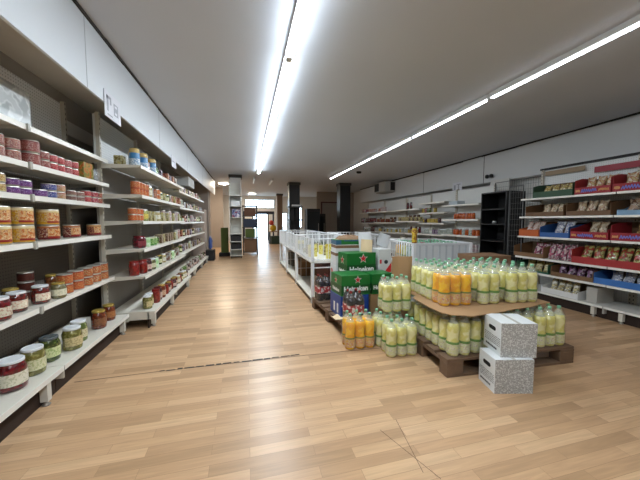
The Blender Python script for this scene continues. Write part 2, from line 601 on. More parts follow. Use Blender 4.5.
edges = [-3.2, -1.25, .70, 2.65, 4.34, 5.90, 7.45, 9.05]
for i, (a, b_) in enumerate(zip(edges, edges[1:])):
    pos = ORD[len(edges) - 2 - i]
    lamp(.395, a, b_, [M_tube, M_tube_side], 'bright white tube lamp of the left ceiling row, %s from its far end' % pos, group='bright left row of tube lamps')
edges = [-2.3, -.55, 1.2, 2.93, 4.60, 6.3, 8.0, 9.7]
for i, (a, b_) in enumerate(zip(edges, edges[1:])):
    pos = ORD[len(edges) - 2 - i]
    lamp(2.86, a, b_, [M_tube_r, M_tube_r_side], 'thin dim tube lamp of the right ceiling row, %s from its far end' % pos, w=.055, tube_r=.016, group='dim right row of tube lamps')
lamp(.30, 10.2, 11.7, M_tube_off, 'unlit tube lamp just beyond the bright row, left of its pair', w=.05, tube_r=.02)
lamp(.95, 10.6, 12.0, M_tube_off, 'unlit tube lamp just beyond the bright row, right of its pair', w=.05, tube_r=.02)
lamp(2.1, 13.0, 14.4, M_tube_off, 'unlit tube lamp behind the black column, on brown ceiling', w=.05, tube_r=.02)
M_warm = emission('warm_lit_panel', (1.0, .86, .68), 130.0)
for x, y, lb in ((.35, 16.3, 'lit warm round ceiling light near the street door'), (-.85, 12.2, 'lit warm round ceiling light behind the white column on the left')):
    t = thing('ceiling_light', lb, 'ceiling light', (x, y, ZC))
    MB().lathe([(.20, -.03), (.21, -.015), (.21, 0)], 24).build('housing', M_batten, t)
    MB().lathe([(.05, -.055), (.14, -.05), (.19, -.03)], 24).build('diffuser', M_warm, t)

# ------------------------------------------------------------------ products
PROTO = {}


def blend(a, b, t):
    pa, pb = [int(a[i:i + 2], 16) for i in (1, 3, 5)], [int(b[i:i + 2], 16) for i in (1, 3, 5)]
    return '#%02x%02x%02x' % tuple(round(x + (y - x) * t) for x, y in zip(pa, pb))



def can_kind(r, h, style):
    key = ('can', r, h, style)
    if key not in PROTO:
        base, a1, a2 = [blend(c, '#3a342c', .14) for c in style]
        metal = mat('tin_metal', '#b9b6ad', 0.3, metal=0.7, var=0)
        prof = [(r * .9, 0), (r, .003), (r, h - .004), (r * .95, h), (r * .93, h - .004), (r * .2, h - .004)]
        body = MB().lathe(prof, 22).mesh('tin', metal)
        lm = printed('can_print_%s_%s_%s' % style, [base, base, a1, a2, base], 75, 0.35, seed=len(PROTO) * .37, contrast=False, band=[(h * .80, h, a2), (h * .08, h * .2, base)])
        lab = MB().lathe([(r + .0007, .007), (r + .0007, h - .008)], 22, cap=False).mesh('paper_label', lm)
        parts = [('paper_label', lab)]
        if h > .1 and r > .055:
            pm = printed('meal_picture', ['#a8481f', '#d8b070', '#8a2a1c', '#e6d2a4', '#b5652a'], 55, .35, band=[(.0, .030, '#8a1c1c')], contrast=False)
            seg, v = 14, []
            for zz in (h * .14, h * .76):
                for k in range(seg + 1):
                    a = -1.15 + 1.5 * k / seg
                    v.append(((r + .0016) * math.cos(a), (r + .0016) * math.sin(a), zz))
            f = [(k, k + 1, seg + 2 + k, seg + 1 + k) for k in range(seg)]
            parts.append(('picture_panel', MB().add(v, f, 0, True).mesh('picture_panel', pm)))
        PROTO[key] = [(body, parts)]
    return PROTO[key]


def jar_kind(r, h, content, lid, label, squat=False):
    key = ('jar', r, h, content, lid, label)
    if key not in PROTO:
        c1, c2, c3 = content
        c2, c3 = blend(c1, c2, .55), blend(c1, c3, .55)
        cm = printed('jar_content_%s_%s_%s' % content, [c1, c2, c1, c3], 45, 0.08, contrast=False, coat=1.0, seed=len(PROTO) * .31)
        lr = r * .86
        prof = [(r * .86, 0), (r * .97, .006), (r, .02), (r, h * .66), (r * .97, h * .76), (r * .86, h * .86), (r * .80, h * .90), (r * .80, h * .97)]
        body = MB().lathe(prof, 26).mesh('jar', cm)
        lm = mat('jar_lid_' + lid, lid, 0.25, metal=0.35 if lid not in ('#dfe3e6', '#e8e8e4') else 0.0, var=0)
        lidm = MB().lathe([(lr, h * .90), (lr * 1.01, h * .905), (lr * 1.01, h * .985), (lr * .96, h), (lr * .85, h * 1.0), (lr * .82, h * .992)], 26).mesh('lid', lm)
        parts = [('lid', lidm)]
        if label:
            l1, l2 = label
            lbm = printed('jar_label_%s_%s' % label, [l1, l1, l1, l1, blend(l1, l2, .38)], 90, 0.5, seed=len(PROTO) * .2, contrast=False)
            seg, v, f = 16, [], []
            for zz in (h * .20, h * .60):
                for k in range(seg + 1):
                    a = -PI * .46 + 2 * PI * .46 * k / seg
                    v.append(((r + .0008) * math.cos(a), (r + .0008) * math.sin(a), zz))
            f = [(k, k + 1, seg + 2 + k, seg + 1 + k) for k in range(seg)]
            parts.append(('paper_label', MB().add(v, f, 0, True).mesh('paper_label', lbm)))
        PROTO[key] = [(body, parts)]
    return PROTO[key]


def carton_kind(w, d, h, style):
    """w along y, d along x"""
    key = ('carton', w, d, h, style)
    if key not in PROTO:
        m = printed('carton_print_' + '_'.join(style), [blend(c, '#3a342c', .26) for c in style], 30, 0.35, seed=len(PROTO) * .43, contrast=False)
        mb = MB().rbox(-d / 2, d / 2, -w / 2, w / 2, 0, h, min(.004, h * .1))
        PROTO[key] = [(mb.mesh('carton', m), [])]
    return PROTO[key]


def bag_mesh(w, h, d, m, seed=0, crimp=True):
    """a filled snack bag standing up: w along y, d along x"""
    rnd = random.Random(seed)
    nx, nz = 10, 12
    ph = [rnd.uniform(0, 6.28) for _ in range(6)]
    v, f = [], []
    for side in (-1, 1):
        for j in range(nz + 1):
            t = j / nz
            for i in range(nx + 1):
                s = i / nx
                edge = max(0.0, min(s, 1 - s) * 2)
                vert = max(0.0, min(t * 5.0, (1 - t) * 2.6, 1))
                th = d / 2 * (edge ** .55) * (vert ** .6)
                th *= 1 + .14 * math.sin(9 * s + ph[0] + 5 * t) + .10 * math.sin(13 * t + ph[1])
                yy = (s - .5) * w * (1 - .03 * vert * (1 - edge * .3)) + .006 * math.sin(8 * t + ph[2])
                zz = t * h + .007 * math.sin(6 * s + ph[3]) * (1 if j in (nz,) else 0)
                v.append((side * (th + .0015), yy, zz))
    n = (nx + 1) * (nz + 1)
    for side in (0, 1):
        for j in range(nz):
            for i in range(nx):
                a = side * n + j * (nx + 1) + i
                q = (a, a + 1, a + nx + 2, a + nx + 1)
                f.append(q if side else tuple(reversed(q)))
    for j in range(nz):
        for e in (0, nx):
            a = j * (nx + 1) + e
            b_ = a + nx + 1
            f.append((a, b_, b_ + n, a + n) if e == 0 else (a, a + n, b_ + n, b_))
    for i in range(nx):
        for r0 in (0, nz * (nx + 1)):
            a = r0 + i
            f.append((a, a + 1, a + 1 + n, a + n) if r0 == 0 else (a, a + n, a + n + 1, a + 1))
    return MB().add(v, f, 0, True).mesh('snack_bag', m)


def bag_kind(w, h, d, style, seed=0):
    key = ('bag', w, h, d, style, seed)
    if key not in PROTO:
        m = printed('bag_print_' + '_'.join(style), [blend(c, '#3a342c', .15) for c in style], 26, 0.22, contrast=False, seed=len(PROTO) * .29, coat=.4)
        PROTO[key] = [(bag_mesh(w, h, d, m, seed), [])]
    return PROTO[key]


def tub_kind(r, h, c1, c2, lid):
    """moulded tub with a domed gold or white lid"""
    key = ('tub', r, h, c1, c2, lid)
    if key not in PROTO:
        m = printed('tub_print_%s_%s' % (c1, c2), [c2, c2, c1, c2], 45, 0.35, seed=len(PROTO) * .3, contrast=False, band=(h * .42, h * .75, c1))
        body = MB().lathe([(r * .95, 0), (r, .006), (r, h * .72), (r * .92, h * .76)], 22).mesh('tub', m)
        lm = mat('tub_lid_' + lid, lid, 0.35, var=0)
        l = MB().lathe([(r * .97, h * .74), (r * 1.0, h * .76), (r * .98, h * .93), (r * .8, h)], 22).mesh('lid', lm)
        PROTO[key] = [(body, [('lid', l)])]
    return PROTO[key]


def place(proto, name, label, cat, loc, rz=0, group=None):
    body, parts = proto[0]
    o = link(name, body, None, loc, rz)
    tag(o, label, cat, group)
    for pn, me in parts:
        link(pn, me, o)
    return o


SHELF_NAMES = ['bottom shelf', 'second shelf', 'third shelf', 'fourth shelf', 'fifth shelf', 'top shelf']


class Item:
    def __init__(s, y, x, proto, h, name, look, cat, stack=1, rz=None):
        s.y, s.x, s.proto, s.h, s.name, s.look, s.cat, s.stack, s.rz = y, x, proto, h, name, look, cat, stack, rz


def fill(items, z, shelf, rack, rz0=0.0):
    """put the items on a shelf; labels count from the near end"""
    items = sorted(items, key=lambda i: i.y)
    for k, it in enumerate(items):
        for s in range(it.stack):
            pre = '' if it.stack == 1 else ('lower ' if s == 0 else 'upper ')
            if it.stack == 3:
                pre = ('lower ', 'middle ', 'upper ')[s]
            lab = '%s%s, %s from near end, %s, %s' % (pre, it.look, ORD[k], shelf, rack)
            rz = rz0 if it.rz is None else it.rz
            place(it.proto, it.name, lab, it.cat, (it.x, it.y, z + .001 + s * (it.h + .0005)), rz, 'goods on the %s of the %s' % (shelf, rack))


# ------------------------------------------------------------------ gondola racks
def gondola(name, label, y0, y1, xback, shelves, base, side=1, top=2.3, panel=M_peg_white, feet=(), panel_from=0.0, lipm=M_rail, shelfm=M_white_metal_worn, upright_m=M_upright, thick=.035, lower_panel=None, group='store shelving racks'):
    """shelves: list of (z_top, x_front); base: (z_top, x_front); side=+1 faces +x, -1 faces -x"""
    t = thing(name, label, 'shelving rack', (xback, y0, 0), 0, group)
    L = y1 - y0
    def X(x):
        return x - xback
    def bx(mb, xa, xb, ya, yb, za, zb, mi=0):
        return mb.box(min(xa, xb), max(xa, xb), ya, yb, za, zb, mi)
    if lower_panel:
        bx(MB(), 0, -side * .02, 0, L, 0, 1.80).build('back_panel', lower_panel, t)  # lower part coloured darker to stand for shade among the shelves
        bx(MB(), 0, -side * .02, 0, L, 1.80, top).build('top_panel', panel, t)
    else:
        bx(MB(), 0, -side * .02, 0, L, panel_from, top).build('back_panel', panel, t)
    for ya in (0.0, L - .03):
        u = MB()
        bx(u, 0.001 * side, side * .035, 0, .03, 0, top + .02)
        u.build('upright', upright_m, t, (0, ya, 0))
    for z, xf in list(shelves) + [base]:
        isb = (z, xf) == base
        s = MB()
        bx(s, side * .036, X(xf) - side * .004, .004, L - .004, z - .012, z)
        so = s.build('base_shelf' if isb else 'shelf', shelfm, t)
        r = MB()
        bx(r, X(xf) - side * .004, X(xf), .004, L - .004, z - thick, z)
        r.build('price_rail', lipm, so)
        if not isb:
            for ya in (.006, L - .01):
                b_ = MB()
                b_.prism([(side * .036, z - .012), (X(xf) - side * .02, z - .012), (X(xf) - side * .02, z - .025), (side * .036, z - .05)], 'y', ya, ya + .004)
                b_.build('bracket', shelfm, so)
        else:
            for ya, yb in ((0, .004), (L - .004, L)):
                bx(MB(), side * .036, X(xf) - side * .006, ya, yb, z - .09, z - .0005).build('end_plate', shelfm, so)
    zb, xb = base
    k = MB()
    bx(k, X(xb) - side * .06, X(xb) - side * .075, 0, L, 0.0, zb - .013)
    k.build('kick_plate', M_dark_kick, t)
    for fy in feet:
        f = MB()
        bx(f, X(xb) - side * .012, X(xb) - side * .055, fy - .02 - y0, fy + .02 - y0, .03, zb - .036)
        fo = f.build('foot', M_white_metal_worn, t)
        MB().lathe([(.022, 0), (.024, .006), (.012, .014), (.010, .03)], 14, cx=X(xb) - side * .033, cy=fy - y0).build('foot_pad', M_chrome, fo)
    return t


U1_SH = [(.61, -1.37), (1.055, -1.38), (1.372, -1.38), (1.585, -1.38), (1.83, -1.38)]
U1_B = (.19, -1.25)
gondola('gondola_rack', 'white store rack nearest the camera, at the left edge of the view', 1.17, 2.335, -1.76, U1_SH, U1_B, 1, 2.34, M_peg_dark, feet=(2.19,), lower_panel=M_peg_shade)
gondola('gondola_rack', 'white left rack of pickle jars and tins, ending at the offset rack', 2.34, 3.49, -1.76, U1_SH, U1_B, 1, 2.36, M_peg_dark, feet=(3.40,), lower_panel=M_peg_shade)
U2_SH = [(.59, -1.09), (.89, -1.09), (1.20, -1.09), (1.485, -1.09), (1.805, -1.09)]
U2_B = (.19, -1.01)
gondola('gondola_rack', 'white left rack standing forward, starting beside the blue tubs', 3.53, 4.63, -1.50, U2_SH, U2_B, 1, 2.31, M_peg_white, feet=(3.60, 4.45), lower_panel=M_panel_shade)
gondola('gondola_rack', 'white left rack with yellow packs, second after the forward step', 4.635, 5.75, -1.50, U2_SH, U2_B, 1, 2.25, M_peg_white, feet=(5.6,), lower_panel=M_panel_shade)
U3_SH = [(.59, -1.17), (.89, -1.17), (1.18, -1.17), (1.46, -1.17), (1.76, -1.17)]
U3_B = (.19, -1.08)
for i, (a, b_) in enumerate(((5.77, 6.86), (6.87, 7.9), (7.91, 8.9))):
    gondola('gondola_rack', 'white left rack towards the far end, %s beyond the yellow packs' % ORD[i], a, b_, -1.58, U3_SH, U3_B, 1, 2.05, M_peg_white, feet=(b_ - .12,), lower_panel=M_panel_shade)

# small grey clips on the near rack's rails
tg = 0
for z, xf in U1_SH:
    t = tag(MB().rbox(-.002, .012, -.012, .012, -.045, .006, .002).build('price_clip', M_clip, None, (xf + .0005, 2.345, z)), 'small grey price clip at the rail joint of the %s, near left racks' % SHELF_NAMES[tg + 1], 'clip', 'grey price clips')
    tg += 1

R1 = 'near left racks'
RED_TIN = ('#94423c', '#c9a596', '#7c2a24')
ROSE_TIN = ('#8d4a44', '#c9b6a4', '#b56a52')
CRIM_TIN = ('#a8202c', '#d98a84', '#c84a4a')
PURP = ('#6b2c74', '#b58fbd', '#4a2f78')
YEL = ('#d6a11c', '#a83a1c', '#e8d9a8')
MAR = ('#6a1624', '#e8dccb', '#b36a35')
ORG = ('#c9582a', '#e6c07a', '#a8401f')
WARM = ('#b58a5a', '#d8d2c4', '#b34a3a')
BLUE = ('#3a4f92', '#c9ccd8', '#6b3f86')


def can(y, x, r, h, style, look, stack=1):
    return Item(y, x, can_kind(r, h, style), h, 'food_tin', look, 'tin', stack)


# bottom shelf: big pickle jars
CAB = ('#5a0c14', '#8f1a20', '#4a0a10')
OLI = ('#6e6a34', '#b5ad6e', '#5f5a28')
GHE = ('#3c4a1e', '#7d8a3c', '#2f3c16')
BRN = ('#6a2a16', '#8f4520', '#4a1a10')
WH = '#dfe3e6'
GOLD = '#b59a4a'
CREAM_L = ('#ded8c4', '#8a8a5a')


def jar(y, x, r, h, content, lid, label, look, stack=1):
    rz = random.uniform(-.9, .1)
    r = round(r * 1.07, 4); h = round(h * 1.06, 4)
    return Item(y, x, jar_kind(r, h, content, lid, label), h, 'glass_jar', look, 'jar', stack, rz)


random.seed(11)
fill([
    jar(2.085, -1.385, .066, .172, CAB, WH, CREAM_L, 'big red cabbage jar, white lid'),
    jar(2.265, -1.385, .060, .168, OLI, WH, ('#d6d2ac', '#7d8a3c'), 'big pale pickle jar, white lid'),
    jar(2.455, -1.400, .058, .165, GHE, '#5a6468', ('#cfd3a0', '#4a7a24'), 'big gherkin jar, dark-rimmed lid'),
    jar(2.640, -1.350, .060, .165, OLI, WH, ('#c9b88a', '#6b5a2c'), 'big olive jar, white lid'),
    jar(2.80, -1.385, .056, .165, ('#6a7a44', '#9aa56e', '#4a5528'), WH, ('#cfc7a4', '#8a7a4a'), 'pale green jar, white lid'),
    jar(3.10, -1.365, .056, .160, BRN, GOLD, ('#8a5a3a', '#3a1a10'), 'brown jar, gold lid'),
    jar(3.33, -1.375, .052, .150, BRN, GOLD, ('#a56a3a', '#5a2a18'), 'amber jar, gold lid'),
], .19, SHELF_NAMES[0], R1)
# second shelf: jars, dark tins behind, orange tins
fill([
    jar(2.095, -1.435, .055, .130, CAB, WH, ('#cfc9b4', '#8a3a2a'), 'squat red cabbage jar, white lid'),
    jar(2.27, -1.455, .050, .124, ('#5a1c18', '#84322a', '#3a100e'), WH, ('#e0d8c4', '#b5654a'), 'red-brown jar with food label'),
    jar(2.47, -1.44, .049, .122, ('#5a1c18', '#84322a', '#3a100e'), WH, ('#e6ddc8', '#a8553a'), 'red-brown jar, red-edged label'),
    jar(2.61, -1.405, .044, .112, ('#7d7a5a', '#a8a07a', '#5a5538'), GOLD, ('#dcd9c0', '#9aa58a'), 'pale jar, gold lid'),
    jar(2.17, -1.58, .052, .150, ('#4a4a48', '#6a6a66', '#3a3a38'), WH, None, 'white-lidded jar in back row'),
    jar(2.42, -1.58, .045, .118, ('#4a3a24', '#6a5a34', '#2a1a10'), GOLD, None, 'gold-lidded jar in back row'),
    can(2.60, -1.60, .046, .070, ('#4a1a14', '#6a2a1c', '#34120e'), 'dark brown tin', 3),
    jar(2.86, -1.58, .046, .135, ('#6a3a20', '#8f5a30', '#4a2414'), GOLD, ('#8a5a3a', '#5a3a20'), 'brown jar in back row'),
    can(2.76, -1.44, .052, .080, ORG, 'orange food tin', 2),
    can(2.905, -1.435, .055, .082, ORG, 'orange food tin', 2),
    can(3.06, -1.435, .055, .082, ('#c4622e', '#e6d8a0', '#8a3a1c'), 'orange and yellow tin', 2),
    can(3.215, -1.435, .055, .082, ('#c96a34', '#efe0b0', '#a8401f'), 'orange picture tin', 2),
    can(3.365, -1.435, .055, .082, ('#c4622e', '#e6d8a0', '#8a3a1c'), 'orange and yellow tin', 2),
    jar(2.98, -1.56, .046, .12, ('#8a6a34', '#a8844a', '#6a4a20'), GOLD, None, 'yellow-brown jar in back row'),
    jar(3.18, -1.56, .046, .12, ('#8a6a34', '#a8844a', '#6a4a20'), GOLD, None, 'yellow-brown jar in back row'),
], .61, SHELF_NAMES[1], R1)
# third shelf: yellow and maroon tins
fill([
    can(2.17, -1.46, .060, .118, YEL, 'yellow food tin', 2),
    can(2.345, -1.45, .064, .118, YEL, 'yellow food tin', 2),
    can(2.47, -1.56, .050, .118, ('#d6a11c', '#cfcabc', '#a8761c'), 'yellow tin set back', 2),
    can(2.62, -1.45, .064, .112, MAR, 'maroon goulash tin'),
    can(2.78, -1.56, .050, .118, ('#c9c4b8', '#d6a11c', '#8a8a84'), 'pale tin set back', 2),
    can(2.915, -1.45, .058, .112, MAR, 'maroon goulash tin'),
    can(3.29, -1.45, .056, .112, ('#6a1624', '#b5764a', '#cf9a5a'), 'maroon tin with meat picture'),
], 1.055, SHELF_NAMES[2], R1)
place(can_kind(.064, .118, YEL), 'food_tin', 'yellow food tin standing on the first maroon goulash tin, near left racks', 'tin', (-1.45, 2.62, 1.055 + .114))
# fourth shelf: flat tins
fill([
    can(2.17, -1.46, .050, .058, ('#d8c48a', '#c9a23a', '#8a4a3a'), 'cream and yellow flat tin', 2),
    can(2.31, -1.475, .050, .052, PURP, 'purple flat tin', 2),
    can(2.42, -1.475, .050, .052, PURP, 'purple flat tin', 2),
    can(2.545, -1.455, .048, .055, PURP, 'violet flat tin'),
    can(2.60, -1.575, .046, .09, ('#b5653a', '#5a3a34', '#c9a08a'), 'brown tin set back'),
    can(2.66, -1.455, .046, .055, BLUE, 'blue flat tin', 2),
    can(2.765, -1.45, .044, .058, WARM, 'orange and white tin', 2),
    can(2.93, -1.46, .048, .044, ('#7d5a50', '#b59a8a', '#5a2a28'), 'brown flat tin', 2),
    can(3.06, -1.46, .048, .044, ('#8a6a60', '#c9b09a', '#8a2a34'), 'dusky flat tin', 2),
    can(3.17, -1.45, .042, .055, CRIM_TIN, 'red and cream tin', 2),
    can(3.29, -1.45, .046, .055, ('#a8344a', '#d8a0a0', '#8a1a24'), 'crimson small tin', 2),
    can(3.39, -1.45, .040, .055, ('#8a2a34', '#c9a08a', '#b5653a'), 'dark red small tin', 2),
], 1.372, SHELF_NAMES[3], R1)
# fifth shelf: rose and red tins
fill([
    can(2.20, -1.47, .048, .072, ROSE_TIN, 'pale meat tin', 2),
    can(2.33, -1.47, .050, .072, ROSE_TIN, 'wide meat tin', 2),
    can(2.475, -1.45, .052, .085, RED_TIN, 'tall stacked meat tin', 2),
    can(2.60, -1.45, .040, .062, RED_TIN, 'rosy meat tin', 2),
    can(2.695, -1.45, .040, .060, CRIM_TIN, 'crimson meat tin', 2),
    can(2.785, -1.45, .040, .060, CRIM_TIN, 'crimson meat tin', 2),
    can(2.88, -1.45, .042, .060, ('#b53a44', '#e6c0b8', '#8a1a24'), 'pinkish red meat tin', 2),
    can(2.98, -1.45, .042, .062, CRIM_TIN, 'crimson meat tin', 2),
], 1.585, SHELF_NAMES[4], R1)
place(carton_kind(.17, .12, .15, ('#c9481c', '#d86a24', '#d8b04a', '#8a8a3a')), 'food_carton', 'orange and yellow carton at the far end of the fifth shelf, near left racks', 'carton', (-1.465, 3.15, 1.586))
M_plastic_bag = clear('clear_plastic_bag', '#d9dcdd', alpha=0.35, rough=0.2)
o = link('plastic_bag', bag_mesh(.16, .13, .10, M_plastic_bag, 4), None, (-1.455, 3.33, 1.586))
tag(o, 'empty-looking clear plastic bag beside the orange carton on the fifth shelf', 'plastic bag')
# top shelf: white film-wrapped goods
M_wrap = printed('white_film_wrap', ['#d9dcdc', '#c9cecf', '#dfe3e3', '#b5babb'], 9, 0.25, contrast=False, coat=.6)
o = MB().rbox(-.10, .10, -.22, .22, 0, .30, .03).build('wrapped_pack', M_wrap, None, (-1.60, 2.40, 1.831))
tag(o, 'white film-wrapped pack on the top shelf of the near left racks', 'wrapped pack')

R2 = 'forward left racks'


def auto(z, xf, y0, y1, shelf, rack, rnd, palette, fx=.06, dense=.9, side=1, zmax=.22, fixed=()):
    """a row of mixed goods along a shelf"""
    items = list(fixed)
    y = y0
    while y < y1 - .05:
        kind, look, cat, name, size, args = rnd.choice(palette)
        r = size[0] * rnd.uniform(.92, 1.05)
        r = round(r, 3)
        if y + 2 * r > y1 - .012:
            break
        h = min(size[1], zmax)
        x = xf - side * (fx + r * .6 + rnd.uniform(0, .03))
        st = 2 if (kind == 'can' and 2 * h < zmax and rnd.random() < .6) else 1
        if rnd.random() < dense:
            if kind == 'can':
                pr = can_kind(size[0], h, args)
            elif kind == 'jar':
                pr = jar_kind(size[0], h, *args)
            elif kind == 'tub':
                pr = tub_kind(size[0], h, *args)
            elif kind == 'carton':
                pr = carton_kind(size[0] * 1.9, .09, h, args)
            else:
                pr = bag_kind(size[0] * 1.7, h, size[0] * 1.2, args)
            items.append(Item(y + r, x, pr, h, name, look, cat, st, 0.0))
        y += 2 * r + rnd.uniform(.004, .022)
    fill(items, z, shelf, rack)


J_OLIVE = ('jar', 'olive-green pickle jar', 'jar', 'glass_jar', (.042, .13), (GHE, GOLD, ('#d6d2ac', '#6a7a3a')))
J_RED = ('jar', 'red pepper jar', 'jar', 'glass_jar', (.044, .13), (('#7c1a16', '#a8322a', '#5a1010'), '#8a1a1c', None))
J_BRN = ('jar', 'brown preserve jar', 'jar', 'glass_jar', (.042, .13), (BRN, GOLD, ('#c9a88a', '#6a3a20')))
J_DRK = ('jar', 'dark berry jar', 'jar', 'glass_jar', (.044, .12), (('#3a1218', '#5a1c24', '#24080e'), '#5a1420', ('#c9b8a8', '#8a3a4a')))
J_PALE = ('jar', 'pale bean jar', 'jar', 'glass_jar', (.042, .13), (('#b5a87a', '#cfc49a', '#8a7d50'), WH, ('#d9d6c4', '#9a8a6a')))
C_ORG = ('can', 'orange food tin', 'tin', 'food_tin', (.040, .075), ORG)
C_WHT = ('can', 'white and green tin', 'tin', 'food_tin', (.036, .08), ('#cfd3cc', '#6a9a5a', '#e6e6e0'))
C_PNK = ('can', 'pink and white tin', 'tin', 'food_tin', (.036, .08), ('#c9b5b8', '#a8344a', '#e6e0e0'))
C_GRN = ('can', 'bright green tin', 'tin', 'food_tin', (.042, .10), ('#3f8a2c', '#7ab54a', '#d6e0b0'))
B_YEL = ('carton', 'yellow packet', 'packet', 'food_packet', (.045, .12), ('#c9b04a', '#d8c878', '#e6e0b8', '#8a7a2c'))
B_WHT = ('carton', 'white packet', 'packet', 'food_packet', (.045, .13), ('#cfcfca', '#e0e0dc', '#b5b5b0', '#9a6a5a'))
B_RED = ('carton', 'red packet', 'packet', 'food_packet', (.05, .12), ('#a83a24', '#c9653a', '#e0b58a', '#8a2418'))
B_BRN = ('carton', 'brown packet', 'packet', 'food_packet', (.05, .12), ('#8a6a4a', '#a8886a', '#cfc0a8', '#6a4a30'))
B_VIO = ('carton', 'violet packet', 'packet', 'food_packet', (.045, .12), ('#5a3a6a', '#8a6a9a', '#c9c0d0', '#3a2a4a'))
T_BLU = ('tub', 'blue and white tub with gold lid', 'tub', 'food_tub', (.052, .195), ('#3a78a8', '#d0d8dc', '#c4a86a'))
T_GRN = ('tub', 'pale green tub', 'tub', 'food_tub', (.046, .12), ('#9ac48a', '#d6e6cc', '#b8d6ac'))
G_GRN = ('bag', 'green herb bag', 'bag', 'food_bag', (.06, .13), ('#3f7a2c', '#6a9a4a', '#a8c47a', '#2c5a20'))
G_GRY = ('bag', 'grey spice bag', 'bag', 'food_bag', (.055, .13), ('#8a8a84', '#b5b5ac', '#5a5a54', '#a89a8a'))

rnd = random.Random(21)


def it(p, y, x, h=None, stack=1, size=None):
    kind, look, cat, name, sz, args = p
    r = size or sz[0]
    h = h or sz[1]
    if kind == 'can':
        pr = can_kind(r, h, args)
    elif kind == 'jar':
        pr = jar_kind(r, h, *args)
    elif kind == 'tub':
        pr = tub_kind(r, h, *args)
    elif kind == 'carton':
        pr = carton_kind(r * 1.9, .09, h, args)
    else:
        pr = bag_kind(r * 2, h, r * 1.2, args)
    return Item(y, x, pr, h, name, look, cat, stack, 0.0)


# forward racks, shelf by shelf (near goods set out as in the photo, mixed goods further down)
auto(.19, -1.01, 4.30, 5.70, SHELF_NAMES[0], R2, rnd, [J_BRN, J_RED, J_PALE, J_DRK, J_OLIVE], fx=.05, fixed=[
    it(J_OLIVE[:1] + ('olive jar with white lid', 'jar', 'glass_jar', (.05, .15), (OLI, WH, ('#c9b88a', '#8a7a3a'))), 3.66, -1.12),
    it(J_OLIVE[:1] + ('olive jar with white lid', 'jar', 'glass_jar', (.05, .15), (OLI, WH, ('#c9b88a', '#8a7a3a'))), 3.78, -1.14),
    it(J_RED, 3.91, -1.10, .17, size=.05), it(J_DRK, 4.03, -1.11, .17, size=.05), it(J_BRN, 4.16, -1.10, .17, size=.05)])
auto(.59, -1.09, 4.30, 5.72, SHELF_NAMES[1], R2, rnd, [T_GRN, J_OLIVE, B_WHT, J_PALE, G_GRY], zmax=.2, fixed=[
    it(J_RED, 3.60, -1.22, .165, size=.055), it(J_RED, 3.74, -1.18, .16, size=.052), it(J_DRK, 3.87, -1.17, .15, size=.05),
    it(('jar', 'jar with cream picture label', 'jar', 'glass_jar', (.05, .14), (('#5a5a34', '#7d7a4a', '#3a3a20'), WH, ('#d6d2b4', '#7d8a4a'))), 4.02, -1.165),
    it(T_GRN, 4.17, -1.17)])
auto(.89, -1.09, 4.38, 5.72, SHELF_NAMES[2], R2, rnd, [B_YEL, B_BRN, C_WHT, G_GRY, B_RED], zmax=.2, fixed=[
    it(('jar', 'squat dark red jar', 'jar', 'glass_jar', (.068, .14), (('#5a1420', '#7c1f2c', '#3a0c14'), '#6a1420', ('#7a2a34', '#4a1018'))), 3.70, -1.19),
    it(T_GRN, 3.86, -1.17, .11), it(C_GRN, 3.99, -1.16, .11), it(C_GRN, 4.10, -1.16, .11), it(G_GRN, 4.25, -1.17, .11)])
auto(1.20, -1.09, 4.00, 5.72, SHELF_NAMES[3], R2, rnd, [C_WHT, C_PNK, B_YEL, B_WHT, J_PALE, B_YEL], zmax=.19, fixed=[
    it(C_ORG, 3.40 + .16, -1.20, .07, 2, .044), it(C_ORG, 3.66, -1.20, .07, 2, .044), it(C_ORG, 3.76, -1.20, .07, 2, .044),
    it(('jar', 'clear yellow-green jar', 'jar', 'glass_jar', (.042, .14), (('#9aa05a', '#c4c48a', '#6a7034'), '#e8e8e4', ('#d8c45a', '#9a8a34'))), 3.87, -1.18)])
auto(1.485, -1.09, 4.06, 5.72, SHELF_NAMES[4], R2, rnd, [B_YEL, J_OLIVE, B_RED, B_WHT, C_ORG], zmax=.2, fixed=[
    it(C_ORG, 3.58, -1.17, .15, 1, .044), it(C_ORG, 3.68, -1.17, .15, 1, .044), it(C_ORG, 3.78, -1.17, .15, 1, .044), it(C_ORG, 3.89, -1.17, .15, 1, .044),
    it(J_PALE, 3.99, -1.16, .15)])
auto(1.805, -1.09, 4.42, 5.72, SHELF_NAMES[5], R2, rnd, [B_WHT, T_BLU, B_RED, B_VIO, G_GRN], zmax=.2, fixed=[
    it(B_YEL, 3.62, -1.32, .10), it(T_BLU, 3.66, -1.19), it(T_BLU, 3.79, -1.24), it(T_BLU, 3.90, -1.18),
    it(('bag', 'red and white bag', 'bag', 'food_bag', (.055, .15), ('#b53a44', '#d8c8c4', '#8a1f2a', '#e6e0dc')), 4.06, -1.19),
    it(T_BLU, 4.22, -1.18), it(G_GRN, 4.35, -1.18, .13)])
R3 = 'far left racks'
PAL3 = [B_YEL, B_WHT, B_BRN, G_GRY, C_PNK, C_WHT, G_GRN, B_RED, J_DRK, J_OLIVE, B_VIO]
for k, (z, xf) in enumerate([U3_B] + U3_SH):
    auto(z, xf, 5.80, 8.86, SHELF_NAMES[k], R3, rnd, PAL3 if k else [G_GRN, J_DRK, G_GRN, J_PALE, G_GRY, B_WHT], zmax=.2, dense=.92)
# pale carton on top of the far racks
t = tag(MB().rbox(-.17, .17, -.35, .35, 0, .20, .004).build('storage_carton', mat('pale_carton', '#b7b8b6', 0.6, var=.04), None, (-1.37, 7.2, 1.76 + .21)), 'pale grey carton high on the far left racks under the fascia', 'carton')

